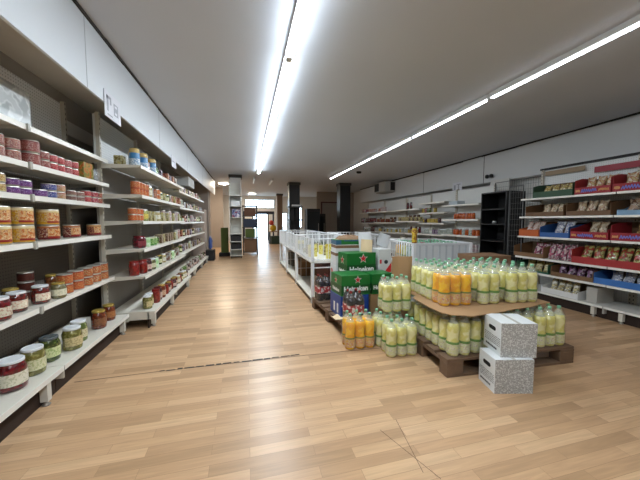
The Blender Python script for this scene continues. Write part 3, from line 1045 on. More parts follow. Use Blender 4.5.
# ------------------------------------------------------------------ sign plates
def sign(label, x, y0, y1, z0, z1, normal, strokes):
    s = 1 if normal == '+x' else -1
    t = thing('sign_plate', label, 'sign', (x, (y0 + y1) / 2, (z0 + z1) / 2))
    w, h = (y1 - y0) / 2, (z1 - z0) / 2
    MB().box(min(0, s * .004), max(0, s * .004), -w, w, -h, h).build('plate', mat('white_plastic_plate', '#d9dbe4', .35, var=0), t)
    g = MB()
    for (a, b_, c, d) in strokes:
        g.box(min(s * .004, s * .005), max(s * .004, s * .005), a * w, b_ * w, c * h, d * h)
    g.build('printed_symbol', mat('dark_print', '#a4a8b3', .5, var=0), t)
    return t


sign('white sign plate with grey print hanging below the left fascia', -1.116, 2.80, 3.11, 2.075, 2.29, '+x',
     [(-.75, -.55, -.5, .7), (-.75, -.2, .5, .7), (-.35, -.2, .1, .6), (.1, .2, -.5, .45), (.55, .65, -.5, .45), (.1, .65, .35, .45), (.1, .65, -.5, -.4), (.2, .55, -.2, .15), (-.7, -.1, -.8, -.7)])
sign('small white sign edge-on below the left fascia, above the red packets', -1.116, 5.0, 5.3, 2.06, 2.24, '+x', [(-.6, .6, -.1, .1)])

# ------------------------------------------------------------------ right snack rack
RX = 4.72
SN = [(.42, 4.22), (.645, 4.22), (.965, 4.25), (1.27, 4.27), (1.55, 4.29)]
SB = (.16, 4.19)
M_shelf_r = mat('grey_white_shelf', '#c4c2bc', .45, var=.05)
gondola('gondola_rack', 'white snack rack on the right with boxed crisps, left of two', 2.47, 3.70, RX, SN, SB, -1, 2.0, M_peg_white, feet=(2.58,), shelfm=M_shelf_r, thick=.026)
gondola('gondola_rack', 'white snack rack at the right edge with a bare bottom shelf', 1.22, 2.465, RX, SN, SB, -1, 2.0, M_peg_white, feet=(2.3,), shelfm=M_shelf_r, thick=.026)
t = tag(MB().box(-.02, .02, -1.29, 1.29, 0, .03).build('top_rail', M_black_matte, None, (RX + .01, 2.45, 2.021)), 'dark rail along the top of the right snack racks', 'rail')
t = tag(MB().box(-.008, 0, -.28, .28, 0, .07).build('board_strip', mat('tan_board', '#8f7c64', .7, var=.08), None, (RX - .036, 3.35, 1.92)), 'tan board strip under the dark rail, above the green tray', 'board')
t = tag(MB().box(-.01, 0, -.37, .37, -.03, .05).build('header_strip', mat('crimson_strip', '#8f1f30', .5, var=.05), None, (RX - .036, 2.58, 1.895)), 'crimson header strip above the red crisp trays', 'strip')


M_letter_blue = mat('violet_blue_print', '#6a74c0', .5, var=0)
M_letter_cream = mat('cream_print', '#c9905a', .5, var=0)


def squiggle(mb, y0, y1, z, a, x, r, seed):
    rr = random.Random(seed)
    n = 14
    p = None
    for i in range(n + 1):
        yy = y0 + (y1 - y0) * i / n
        zz = z + a * (1 if i % 2 else -1) * rr.uniform(.5, 1)
        q = (x, yy, zz)
        if p:
            mb.bar(p, q, r, 5)
        p = q


def tray(yc, w, x0, d, z, hb, hf, color, label, lettering=True, side_h=None, lip=None):
    room = .22 if z > .3 else .25
    if z == .42: room = .155
    hb = min(hb * 1.3, room); hf = hf * 1.25; side_h = min((side_h or hb) * 1.25, room)
    if z > 1.5:
        hb *= 1.0
    """open display carton; front at x0 facing -x"""
    m = mat('tray_' + color, color, .6, var=.08, scale=6)
    t = thing('display_tray', label, 'display tray', (x0, yc, z + .001), 0, 'open snack trays on the right rack')
    k = .006
    sh = side_h or hb
    MB().box(0, d, -w / 2, w / 2, 0, k).build('tray_bottom', m, t)
    MB().box(0, k, -w / 2 + k, w / 2 - k, k, hf).build('tray_front', m, t)
    MB().box(d - k, d, -w / 2 + k, w / 2 - k, k, hb).build('tray_back', mat('tray_inside', '#6a5138', .8, var=.08), t)
    for s in (-1, 1):
        a, b_ = sorted((s * w / 2, s * (w / 2 - k)))
        MB().prism([(0, k), (d, k), (d, hb), (d * .35, sh), (0.0, max(hf, sh * .85))], 'y', a, b_).build('tray_side', m, t)
    if lettering:
        g = MB()
        squiggle(g, -.12 * w, .30 * w, hf * .5, hf * .26, -.0005, .006, int(yc * 100))
        g.build('printed_lettering', M_letter_blue, t)
        for a_, b_, sd in ((-.45, -.18, 90), (.34, .46, 80)):
            g = MB()
            squiggle(g, a_ * w, b_ * w, hf * .5, hf * .2, -.0005, .005, int(yc * sd))
            g.build('printed_lettering', M_letter_cream, t)
    return t


BSEED = [0]


def bags(ys, x, z, w, h, d, style, look, where, cat='snack bag', lean=.34):
    h = min(h * 1.55, .165 if z < .45 and z > .3 else .24); d = d * 1.2; w = w * 1.12
    if len(ys) > 1:
        w = min(w, abs(ys[1] - ys[0]) * .87)
    for k, y in enumerate(ys):
        BSEED[0] += 1
        pr = bag_kind(w, h, d, style, k % 3)
        o = place(pr, 'snack_bag', '%s, %s from left %s' % (look, ORD[len(ys) - 1 - k], where), cat, (x, y, z + .002), 0, 'snack bags on the right rack')
        o.rotation_euler.y = lean
    return


def spread(y0, y1, n):
    return [y0 + (y1 - y0) * (i + .5) / n for i in range(n)]


YELB = ('#b59a4a', '#d6c278', '#8a6a2c', '#e0d4a0')
REDB = ('#8a1f24', '#d8c48a', '#b53a34', '#e6dcc0')
GRNB = ('#8a8a3a', '#c9bf7a', '#5a6a24', '#a8342c')
PURB = ('#5a2450', '#8a5a84', '#b59aae', '#3f1838')
BROB = ('#a88a64', '#c9b08a', '#7d5a3c', '#d8c8ac')
WHB = ('#d0d4d8', '#e6e8ea', '#3a4f92', '#b5b8c0')
PNKB = ('#c98a94', '#e0ccc8', '#6a3a5a', '#a84a64')
GLDB = ('#a88a4a', '#cfc08a', '#6a5a2c', '#e0dcc8')
k6 = .006
# top row
z = 1.55
tray(3.24, .56, 4.31, .36, z, .17, .07, '#2c4a34', 'dark green open tray on the top shelf of the right rack', False, .16)
bags(spread(3.02, 3.46, 4), 4.42, z + k6, .105, .12, .06, YELB, 'yellow snack bag', 'in the top green tray')
tray(2.735, .40, 4.31, .36, z, .20, .075, '#8f1f26', 'red open tray beside the top green tray', True, .185)
bags(spread(2.57, 2.90, 3), 4.42, z + k6, .105, .19, .07, REDB, 'red and cream snack bag', 'in the red tray by the green one')
tray(2.30, .44, 4.31, .36, z, .20, .075, '#8f1f27', 'red open tray at the right end of the top shelf', True, .185)
bags(spread(2.11, 2.49, 3), 4.42, z + k6, .12, .20, .07, REDB, 'red and cream snack bag', 'in the rightmost top red tray')
# second row
z = 1.27
tray(3.33, .56, 4.29, .36, z, .15, .05, '#66492e', 'brown open tray under the top green tray', False, .14)
bags(spread(3.12, 3.44, 3), 4.40, z + k6, .10, .12, .06, BROB, 'cream pastry bag', 'in the brown tray under the green one')
tray(2.76, .50, 4.29, .36, z, .15, .05, '#684b31', 'brown open tray under the left top red tray', False, .14)
bags(spread(2.62, 2.98, 3), 4.40, z + k6, .11, .13, .06, ('#a8342c', '#cfc09a', '#8a2a24', '#d8ccb0'), 'red and cream bag', 'in the brown tray under the red one')
tray(2.24, .42, 4.29, .36, z, .12, .045, '#7a9ab5', 'pale blue open tray under the right top red tray', False, .06)
bags(spread(2.06, 2.43, 3), 4.40, z + k6, .115, .13, .08, ('#8a6a50', '#a8886a', '#b5a898', '#6a4c38'), 'brown bread bag', 'in the pale blue tray')
# third row
z = .965
tray(3.53, .32, 4.27, .36, z, .17, .08, '#b5561f', 'orange open tray at the left end of the third row', False, .10)
bags(spread(3.39, 3.67, 3), 4.37, z + k6, .085, .16, .06, ('#c9582a', '#e6e0d6', '#b53a24', '#d8cfc4'), 'orange and white bag', 'in the orange tray')
tray(3.15, .40, 4.27, .36, z, .16, .055, '#2a5590', 'blue open tray between the orange and red trays', False, .14)
bags(spread(2.97, 3.22, 2), 4.36, z + k6, .12, .17, .07, WHB, 'white crisp bag', 'in the blue tray of the third row')
tray(2.72, .42, 4.27, .36, z, .17, .075, '#8f1f28', 'red open tray beside the blue tray of the third row', True, .12)
bags(spread(2.60, 2.80, 2), 4.38, z + k6, .10, .15, .06, BROB, 'cream snack bag', 'in the red tray beside the blue one')
tray(2.26, .45, 4.27, .36, z, .17, .075, '#8f1f29', 'red open tray at the right end of the third row', True, .17)
bags(spread(2.06, 2.34, 2), 4.40, z + k6, .12, .12, .06, ('#7d5a34', '#a88a54', '#5a3a24', '#c9a878'), 'brown snack bag', 'in the rightmost red tray, third row')
# fourth row
z = .645
tray(3.50, .48, 4.24, .38, z, .17, .05, '#77583a', 'wide brown open tray at the left end of the fourth row', False, .15)
bags(spread(3.28, 3.50, 2), 4.34, z + k6, .10, .14, .07, PNKB, 'pink and cream bag', 'in the wide brown tray')
bags(spread(2.90, 3.24, 4), 4.30, z, .10, .15, .08, PNKB, 'pink and violet loose bag', 'beside the wide brown tray')
tray(2.52, .72, 4.24, .38, z, .17, .07, '#9c2a2a', 'long red open tray of yellow-green bags in the fourth row', False, .165)
bags(spread(2.19, 2.85, 5), 4.34, z + k6, .125, .16, .07, GRNB, 'yellow-green crisp bag', 'in the long red tray')
# fifth row
z = .42
tray(3.43, .50, 4.24, .38, z, .15, .02, '#2c5a44', 'dark green open tray under the wide brown tray', False, .145)
bags(spread(3.22, 3.62, 3), 4.36, z + k6, .12, .12, .06, YELB, 'yellow snack bag', 'in the lower green tray')
tray(2.88, .52, 4.24, .38, z, .16, .045, '#6f5236', 'brown open tray of purple bags in the fifth row', False, .15)
bags(spread(2.65, 3.11, 4), 4.33, z + k6, .105, .14, .06, PURB, 'purple crisp bag', 'in the brown tray')
tray(2.36, .50, 4.24, .38, z, .17, .06, '#3568a8', 'bright blue open tray at the right end of the fifth row', False, .16)
bags(spread(2.16, 2.52, 3), 4.36, z + k6, .12, .14, .06, WHB, 'white and blue bag', 'in the bright blue tray')
# base
z = .16
tray(3.00, .48, 4.21, .42, z, .17, .06, '#d4d4d2', 'white open tray of gold bags on the bottom shelf', False, .09)
bags(spread(2.82, 3.20, 4), 4.31, z + k6, .095, .16, .06, GLDB, 'gold snack bag', 'in the white tray')
o = tag(MB().rbox(-.15, .15, -.06, .06, 0, .19, .004).build('carton', mat('grey_card', '#a8a49c', .7, var=.06), None, (4.42, 2.64, .161)), 'plain grey carton beside the white tray on the bottom shelf', 'carton')

# wire mesh screens between the snack rack and the black rack
def mesh_screen(x, y0, y1, z0, z1, label, pitch=.045, rz=0):
    t = thing('wire_screen', label, 'wire screen', (x, y0, 0), rz)
    fr = MB()
    L = y1 - y0
    for y in (0, L):
        fr.bar((0, y, 0), (0, y, z1), .008)
    for zz in (z0, z1):
        fr.bar((0, 0, zz), (0, L, zz), .006)
    fr.build('frame', mat('grey_wire', '#6f7070', .4, metal=.3, var=0), t)
    g = MB()
    y = pitch
    while y < L:
        g.bar((0, y, z0), (0, y, z1), .0022, 5)
        y += pitch
    zz = z0 + pitch
    while zz < z1:
        g.bar((0, 0, zz), (0, L, zz), .0022, 5)
        zz += pitch * 2
    g.build('wire_grid', MATS['grey_wire'], t)
    return t


mesh_screen(4.36, 3.72, 3.97, .10, 1.78, 'grey wire mesh screen next to the left end of the snack rack')
mesh_screen(4.80, 3.74, 4.70, .10, 1.95, 'wide grey wire mesh screen behind the black empty rack')

# ------------------------------------------------------------------ black empty rack
bt = thing('black_rack', 'black empty display rack between wire screen and right wall shelves', 'shelving rack', (4.72, 3.99, 0))
MB().box(-.02, 0, 0, .55, 0, 1.70).build('back_panel', M_black_matte, bt)
for y in (0, .53):
    MB().box(-.40, -.02, y, y + .02, 0, 1.70).build('side_panel', M_black, bt)
for zz in (.10, .55, .85, 1.15, 1.42):
    MB().box(-.42, -.02, .02, .53, zz - .02, zz).build('shelf', M_black, bt)
MB().box(-.40, 0, 0, .55, 1.70, 1.72).build('top_panel', M_black, bt)
for i, (y, zz) in enumerate(((4.18, .551), (4.36, .551), (4.32, 1.151))):
    place(can_kind(.036, .05, ('#9aa0a0', '#c4c8c8', '#5a6464')), 'small_tin', 'small grey tin on the black rack, %s' % ('lower shelf, near', 'lower shelf, far', 'upper shelf')[i], 'tin', (4.42, y, zz), 0, 'tins on the black rack')

# ------------------------------------------------------------------ right wall shelving, further back
def wall_rack(label, y0, y1, xf, zs, ztop, panelm):
    return gondola('gondola_rack', label, y0, y1, xf + .42, [(z, xf) for z in zs], (.19, xf - .06), -1, ztop, panelm, shelfm=M_shelf_r)


M_panel_w = mat('white_back_panel', '#d8dad8', .55, var=.03)
wall_rack('white right-wall rack of orange jars, beside the black rack', 4.82, 5.95, 4.53, (.55, .89, 1.24, 1.565), 1.93, M_panel_w)
wall_rack('white right-wall rack with a stepped higher top shelf, second from the black rack', 5.97, 7.05, 4.62, (.55, .86, 1.15, 1.42, 1.68), 1.95, M_panel_w)
wall_rack('white right-wall rack with red bottles on top, third from the black rack', 7.07, 8.35, 4.66, (.55, .84, 1.20, 1.55), 1.93, M_panel_w)
wall_rack('white right-wall rack, fourth from the black rack', 8.37, 9.9, 4.66, (.55, .82, 1.15, 1.54), 1.93, M_panel_w)
wall_rack('white right-wall rack at the far black column', 9.92, 11.4, 4.66, (.55, .80, 1.13, 1.54), 1.93, M_panel_w)
BO_RED = ('jar', 'dark red bottle', 'bottle', 'sauce_bottle', (.04, .20), (('#5a1420', '#7c1f2c', '#2a0a10'), '#2a1a1c', None))
DARKC = ('can', 'dark brown tin', 'tin', 'food_tin', (.042, .09), ('#4a2c24', '#8a5a44', '#2c1814'))
CLR = ('jar', 'pale clear jar', 'jar', 'glass_jar', (.042, .14), (('#9aa39a', '#c4c9c0', '#7a837a'), WH, None))
OJ = ('jar', 'orange-red sauce jar', 'jar', 'glass_jar', (.042, .13), (('#a84a1c', '#c96a2c', '#7c2c10'), '#7c3a1c', ('#b5653a', '#7a2a14')))
YJ = ('can', 'yellow mustard tin', 'tin', 'food_tin', (.042, .12), ('#b59a2c', '#d6c05a', '#7d6a1c'))
RK = ['orange-jar rack', 'stepped rack', 'red-bottle rack', 'fourth right rack', 'rack by black column']


def wall_fill(idx, y0, y1, xf, z, pal, shelf, zmax=.2, dense=.95):
    auto(z, xf, y0, y1, shelf, RK[idx], rnd, pal, side=-1, fx=.05, zmax=zmax, dense=dense)


wall_fill(0, 4.88, 5.9, 4.53, .89, [OJ, OJ, OJ, CLR], SHELF_NAMES[2])
wall_fill(0, 5.0, 5.7, 4.53, 1.24, [OJ], SHELF_NAMES[3])
wall_fill(0, 4.9, 5.9, 4.53, .55, [BO_RED, B_BRN, C_PNK], SHELF_NAMES[1])
wall_fill(1, 6.0, 7.0, 4.62, .86, [CLR, B_VIO, CLR, C_WHT], SHELF_NAMES[2])
wall_fill(1, 6.2, 7.0, 4.62, 1.15, [YJ, YJ, J_DRK], SHELF_NAMES[3])
wall_fill(1, 6.4, 7.0, 4.62, 1.42, [YJ, J_OLIVE, J_RED], SHELF_NAMES[4])
wall_fill(1, 6.0, 7.0, 4.62, .55, [CLR, C_WHT, B_BRN], SHELF_NAMES[1])
wall_fill(2, 7.1, 8.3, 4.66, .84, [YJ, CLR, BO_RED], SHELF_NAMES[2])
wall_fill(2, 7.1, 8.3, 4.66, 1.20, [B_YEL, DARKC, B_YEL], SHELF_NAMES[3])
wall_fill(2, 7.6, 8.3, 4.66, 1.55, [BO_RED], SHELF_NAMES[5], dense=.6)
wall_fill(2, 7.1, 8.3, 4.66, .55, [C_WHT, CLR], SHELF_NAMES[1])
wall_fill(3, 8.4, 9.85, 4.66, .82, [DARKC, CLR, YJ], SHELF_NAMES[2])
wall_fill(3, 8.4, 9.85, 4.66, 1.15, [DARKC, DARKC, J_BRN], SHELF_NAMES[3])
wall_fill(3, 9.2, 9.85, 4.66, 1.54, [B_RED, C_PNK], SHELF_NAMES[5])
wall_fill(4, 9.95, 11.35, 4.66, .80, [DARKC, CLR, BO_RED], SHELF_NAMES[2])
wall_fill(4, 9.95, 11.35, 4.66, 1.13, [DARKC, BO_RED, C_WHT], SHELF_NAMES[3])
wall_fill(4, 9.95, 11.35, 4.66, 1.54, [B_RED, C_PNK, J_RED, B_RED], SHELF_NAMES[5])
o = tag(MB().rbox(-.1, .1, -.14, .14, 0, .09, .004).build('storage_box', mat('pale_blue_box', '#aebcc4', .5, var=.03), None, (4.70, 5.65, 1.566)), 'pale blue-grey box on top of the orange-jar rack', 'box')

# wall fittings on the right fascia
sign('small white sign plate with dark marks on the right fascia', 5.346, 6.25, 6.60, 1.95, 2.20, '-x', [(-.7, .1, .5, .65), (-.4, -.2, -.6, .5), (.3, .7, -.5, .5)])
o = tag(MB().box(-.02, 0, -.24, .24, 0, .30).build('junction_panel', M_wall, None, (5.35, 5.12, 1.80)), 'plain white panel under the security camera on the right wall', 'panel')
sc = thing('security_camera', 'small black two-eyed security camera on the right fascia', 'camera', (5.35, 5.36, 2.20))
MB().box(-.03, 0, -.05, .05, -.03, .03).build('mount', M_black, sc)
for s in (-1, 1):
    MB().lathe([(.01, -.045), (.04, -.03), (.045, 0), (.04, .03), (.01, .045)], 14, cx=-.06, cy=s * .055).build('camera_eye', M_black, sc)
ac = thing('air_conditioner', 'boxy air conditioner with black grille high on the right wall', 'air conditioner', (5.35, 10.1, 2.30))
MB().rbox(-.42, 0, -.45, .45, 0, .36, .01).build('housing', mat('ac_shell', '#b5b3ad', .5, var=.03), ac)
MB().box(-.20, -.02, -.456, -.45, .03, .33).build('grille', M_black_matte, ac)
MB().box(-.426, -.42, .05, .42, .03, .33).build('front_grille', M_black_matte, ac)
MB().box(-.36, 0, -.40, .40, -.03, 0).build('bracket', M_clip, ac)
o = tag(MB().lathe([(.03, -.06), (.07, -.05), (.08, -.02), (.08, 0)], 18).build('smoke_detector', M_black_matte, None, (3.4, 8.4, ZC)), 'small dark round detector on the ceiling before the right black column', 'detector')

# ------------------------------------------------------------------ pallets
def pallet(label, x, y, lx, ly, rz):
    """blocks under boards; lx along local x"""
    t = thing('wooden_pallet', label, 'pallet', (x, y, 0), rz, 'wooden pallets')
    hx, hy = lx / 2, ly / 2
    for i in (-1, 0, 1):
        for j in (-1, 0, 1):
            cx, cy = i * (hx - .07), j * (hy - .05)
            MB().rbox(cx - .07, cx + .07, cy - .05, cy + .05, .022, .10, .004).build('block', M_wood, t)
    for j in (-1, 0, 1):
        cy = j * (hy - .05)
        MB().rbox(-hx, hx, cy - .05, cy + .05, 0, .022, .003).build('skid_board', M_wood, t)
    for i in (-1, 0, 1):
        cx = i * (hx - .07)
        MB().rbox(cx - .07, cx + .07, -hy, hy, .10, .122, .003).build('cross_board', M_wood, t)
    n = 5 if ly < 1 else 7
    for k in range(n):
        cy = -hy + .065 + (2 * hy - .13) * k / (n - 1)
        MB().rbox(-hx, hx, cy - .062, cy + .062, .122, .144, .003).build('deck_board', M_wood, t)
    return t


PX, PY, PR = 2.09, 2.18, math.radians(-3)
pallet('weathered wooden pallet under the lemonade stack behind the white boxes', PX, PY, 1.2, .80, PR)
BX, BY, BR = 1.315, 3.27, math.radians(4)
pallet('weathered wooden pallet under the beer cartons', BX, BY, .80, 1.2, BR)

# ------------------------------------------------------------------ bottle packs
BH, BRAD = .335, .0485


def bottle_protos(kind):
    key = ('bottle', kind)
    if key in PROTO:
        return PROTO[key]
    r, h = BRAD, BH
    liq = {'lime': ('#ddd480', '#d2c96c', '#e6e0a0'), 'orange': ('#f2b000', '#e8a000', '#f5be18'), 'cola': ('#1c0d0a', '#120806', '#2a1410'), 'water': ('#b4c9bc', '#a0b8aa', '#c9d8cc')}[kind]
    lm = printed('drink_' + kind, list(liq), 12, 0.12, contrast=False, coat=1.0)
    prof = [(r * .72, 0), (r * .92, .006), (r, .022), (r, .120), (r * .90, .140), (r * .92, .170), (r, .198), (r * .98, .228), (r * .80, .262)]
    body = MB().lathe(prof, 18).mesh('bottle', lm)
    neck = MB().lathe([(r * .80, .262), (r * .48, .290), (r * .27, .304), (r * .27, .316)], 14, cap=False).mesh('neck', M_clear_neck if kind != 'cola' else mat('cola_neck', '#2a1c1a', .1, coat=1, var=0))
    capm = {'lime': '#86c2a0', 'orange': '#86c2a2', 'cola': '#8a1c1c', 'water': '#7abf98'}[kind]
    cap = MB().lathe([(r * .30, .312), (r * .30, .331), (r * .27, .334)], 12).mesh('cap', mat('cap_' + capm, capm, .35, var=0))
    if kind == 'lime':
        lb = printed('label_lime', ['#cfcf9a', '#cfcf9a', '#d9d9bc', '#b8a890', '#cfcf9a'], 44, .35, band=[(.098, .121, '#5f8a34')], seed=.7)
    elif kind == 'orange':
        lb = printed('label_orange', ['#d6a85a', '#d6a85a', '#d6c8a0', '#c4645a', '#d6a85a'], 44, .35, band=[(.104, .121, '#6a7a2a')], seed=.3)
    elif kind == 'water':
        lb = printed('label_water', ['#c9d4c9', '#7aa890', '#e0e6e0'], 30, .35)
    else:
        lb = printed('label_cola', ['#a81c24', '#a81c24', '#b52a30', '#e6d8d4'], 26, .35, seed=.5)
    z0, z1 = (.025, .118) if kind != 'cola' else (.10, .19)
    rr = r + .0012
    lab = MB().lathe([(rr, z0), (rr, z1)], 18, cap=False).mesh('label', lb)
    PROTO[key] = (body, neck, cap, lab)
    return PROTO[key]


def wrap_mesh(nx, ny, kind):
    key = ('wrap', nx, ny)
    if key not in PROTO:
        w, d = nx * BRAD * 2 + .004, ny * BRAD * 2 + .004
        rows = [(0.98, .004), (1.0, .03), (1.0, .20), (.99, .245), (.90, .295), (.82, .322)]
        seg = 8
        v, f = [], []
        def ring(s, z):
            pts = []
            hx, hy, c = w / 2 * s, d / 2 * s, BRAD * .8
            for qx, qy, a0 in ((1, 1, 0), (-1, 1, PI / 2), (-1, -1, PI), (1, -1, 1.5 * PI)):
                for k in range(5):
                    a = a0 + PI / 2 * k / 4
                    pts.append((qx * (hx - c) + c * math.cos(a), qy * (hy - c) + c * math.sin(a), z))
            return pts
        for s, z in rows:
            v += ring(s, z)
        n = 20
        for i in range(len(rows) - 1):
            for k in range(n):
                f.append((i * n + k, i * n + (k + 1) % n, (i + 1) * n + (k + 1) % n, (i + 1) * n + k))
        PROTO[key] = MB().add(v, f, 0, True).mesh('shrink_wrap', M_clear_film)
    return PROTO[key]


def pack(kind, nx, ny, loc, rz, label, group=None):
    t = thing('bottle_pack', label, 'bottle pack', loc, rz, group)
    body, neck, cap, lab = bottle_protos(kind)
    for i in range(nx):
        for j in range(ny):
            b_ = link('bottle', body, t, ((i - (nx - 1) / 2) * BRAD * 2, (j - (ny - 1) / 2) * BRAD * 2, 0), (i * 7 + j * 3) % 5)
            link('neck', neck, b_)
            link('cap', cap, b_)
            link('label', lab, b_)
    link('shrink_wrap', wrap_mesh(nx, ny, kind), t)
    return t


def on_pallet(px, py, pr, lx, ly):
    c, s = math.cos(pr), math.sin(pr)
    return px + lx * c - ly * s, py + lx * s + ly * c


# lower layer on the pallet
PK = 'lemonade packs on the big pallet'
low = [(-.46, -.28, 2, 2), (-.46, -.08, 2, 2), (-.46, .12, 2, 2), (-.46, .30, 2, 1), (-.20, -.265, 3, 2), (.10, -.265, 3, 2),
       (.41, -.28, 3, 2), (.41, -.08, 3, 2), (.41, .12, 3, 2), (.41, .30, 3, 1), (.10, .28, 3, 2), (-.20, .28, 3, 2)]
lown = ['on the pallet deck at its front left corner', 'on the pallet deck, second along its left side', 'on the pallet deck, third along its left side',
        'on the pallet deck at its back left corner',
        'on the pallet deck behind the white boxes, left', 'on the pallet deck behind the white boxes, right', 'on the pallet deck at its front right corner',
        'on the pallet deck, second along its right side', 'on the pallet deck, third along its right side', 'on the pallet deck at its back right corner',
        'on the pallet deck in its back row, right', 'on the pallet deck in its back row, middle']
for (lx, ly, nx, ny), nm in zip(low, lown):
    x, y = on_pallet(PX, PY, PR, lx, ly)
    pack('lime', nx, ny, (x, y, .144), PR, 'wrapped pale lemonade bottles %s' % nm, PK)
# cardboard sheet between the layers
zc = .144 + BH
outline = [(1.56, 2.39), (1.50, 2.34), (1.465, 2.05), (1.47, 1.90), (1.515, 1.825), (1.58, 1.80), (1.645, 1.765), (1.75, 1.775), (1.95, 1.795), (2.12, 1.83), (2.30, 1.845), (2.45, 1.885), (2.58, 1.90),
           (2.60, 2.2), (2.63, 2.59), (2.1, 2.60), (1.565, 2.61)]
o = MB().prism(outline, 'z', 0, .006).build('cardboard_sheet', M_card, None, (0, 0, zc + .001))
tag(o, 'brown cardboard sheet lying between the two layers of lemonade bottles', 'cardboard')
# upper layer: three columns, three rows
zu = zc + .0075
UX, UY, UR = 2.06, 2.265, math.radians(-6)
cols = [(-.325, 3), (-.01, 2), (.315, 3)]
rows = [-.20, 0.0, .20]
cn = ['leftmost', 'middle', 'rightmost']
rn = ['front row', 'second row', 'back row']
for ri, ly in enumerate(rows):
    for ci, (lx, nx) in enumerate(cols):
        kind = 'orange' if (ri, ci) == (0, 0) else 'lime'
        x, y = on_pallet(UX, UY, UR, lx + random.uniform(-.004, .004), ly)
        lab = 'wrapped orange soda bottles at the front left corner on the cardboard sheet' if kind == 'orange' else 'wrapped pale lemonade bottles on the cardboard sheet, %s, %s' % (rn[ri], cn[ci])
        pack(kind, nx, 2, (x, y, zu), UR, lab, PK)
# packs on the floor and on the beer pallet
pack('orange', 3, 2, (1.03, 2.53, 0), math.radians(-2), 'wrapped orange soda bottles on the floor before the beer pallet')
pack('lime', 3, 2, (1.335, 2.295, 0), math.radians(-4), 'wrapped pale lemonade bottles on the floor, in front')
pack('lime', 3, 2, (1.335, 2.515, 0), math.radians(-2), 'wrapped lemonade bottles on the floor, underneath the raised yellow pack')
pack('lime', 3, 2, (1.395, 2.50, .3365), math.radians(-2), 'wrapped yellow lemonade bottles raised on top of another floor pack')
pack('cola', 2, 2, (1.085, 2.80, .1445), math.radians(2), 'wrapped cola bottles with red labels behind the floor orange soda')
pack('cola', 2, 2, (.99, 3.70, .1445), math.radians(4), 'wrapped cola bottles with red labels beside the white wire bin')

# ------------------------------------------------------------------ white printed boxes
M_speckle = printed('shade_darkened_speckled_print', ['#93938f', '#b0b0ac', '#7c7c78', '#cfcfcc'], 110, .55, contrast=False)  # speckled print, its greys darkened to paint in the shade on these faces
M_boxwhite = mat('white_box_card', '#dfe3e4', .5, var=.02)
M_ink = mat('black_ink', '#26282a', .6, var=0)


def print_box(label, x, y, z, w, d, h, rz, seed):
    """front face -y speckled, left face -x white with a hand slot and print"""
    t = thing('white_box', label, 'box', (x, y, z), rz, 'white printed boxes')
    mb = MB()
    x0, x1, y0, y1 = -w / 2, w / 2, -d / 2, d / 2
    V = [(x0, y0, 0), (x1, y0, 0), (x1, y1, 0), (x0, y1, 0), (x0, y0, h), (x1, y0, h), (x1, y1, h), (x0, y1, h)]
    mb.add(V, [(0, 3, 2, 1), (4, 5, 6, 7)], 0)
    mb.add(V, [(0, 1, 5, 4), (2, 3, 7, 6), (1, 2, 6, 5)], 1)
    mb.add(V, [(3, 0, 4, 7)], 0)
    mb.build('carton_body', [M_boxwhite, M_speckle], t)
    # lid seam and closed flaps
    MB().box(-.012, .012, y0 + .002, y1 - .002, h, h + .0008).build('tape', mat('clear_tape', '#c9c8c0', .25, var=0), t)
    sl = []
    for a0, cy in ((-PI / 2, .03), (PI / 2, -.03)):
        for k in range(7):
            a = a0 + PI * k / 6
            sl.append((cy + .015 * math.cos(a) * 1, h * .72 + .015 * math.sin(a)))
    MB().prism(sl, 'x', x0 - .0016, x0 - .0003).build('hand_slot', mat('slot_black', '#0c0c0c', .9, var=0), t)
    rr = random.Random(seed)
    g = MB()
    for k in range(5):
        zz = h * (.50 - .055 * k)
        y = y0 + .012
        while y < y1 - .02:
            L = rr.uniform(.010, .03)
            g.box(x0 - .0012, x0 - .0003, y, min(y + L, y1 - .012), zz - .0020, zz + .0020)
            y += L + .007
    y = y0 + .05
    while y < y1 - .03:
        L = rr.uniform(.008, .018)
        g.box(x0 - .0012, x0 - .0003, y, y + L, h * .12, h * .12 + .014)
        y += L + .005
    g.build('printed_lettering', M_ink, t)
    return t


print_box('white box with black hand slot on the floor, lower of two stacked', 1.808, 1.622, 0, .27, .195, .242, math.radians(-14), 1)
print_box('white box with black hand slot, upper of two stacked', 1.868, 1.655, .2425, .245, .225, .243, math.radians(-17), 2)

# ------------------------------------------------------------------ cartons on the beer pallet
M_green = mat('green_beer_card', '#146a2a', .4, var=.06)
M_green_d = mat('dark_green_band', '#0d4a1e', .4, var=.05)
M_redstar = mat('red_star_print', '#c4202a', .4, var=0)
M_whiteink = mat('white_print', '#e6e8e4', .5, var=0)
M_bluec = mat('blue_beer_card', '#1d3f8c', .4, var=.06)


def star(parent, r, loc, normal):
    pts = [((r if k % 2 == 0 else r * .42) * math.sin(PI * k / 5), (r if k % 2 == 0 else r * .42) * math.cos(PI * k / 5)) for k in range(10)]
    mb = MB().prism(pts, 'z', 0, .0012)
    o = mb.build('red_star', M_redstar, parent, loc)
    rim = [(q[0] * 1.25, q[1] * 1.25) for q in pts]
    ro = MB().prism(rim, 'z', -.0002, .0006).build('star_rim', M_whiteink, o)
    o.rotation_euler = (PI / 2, 0, {'-y': 0, '-x': -PI / 2}[normal])
    return o


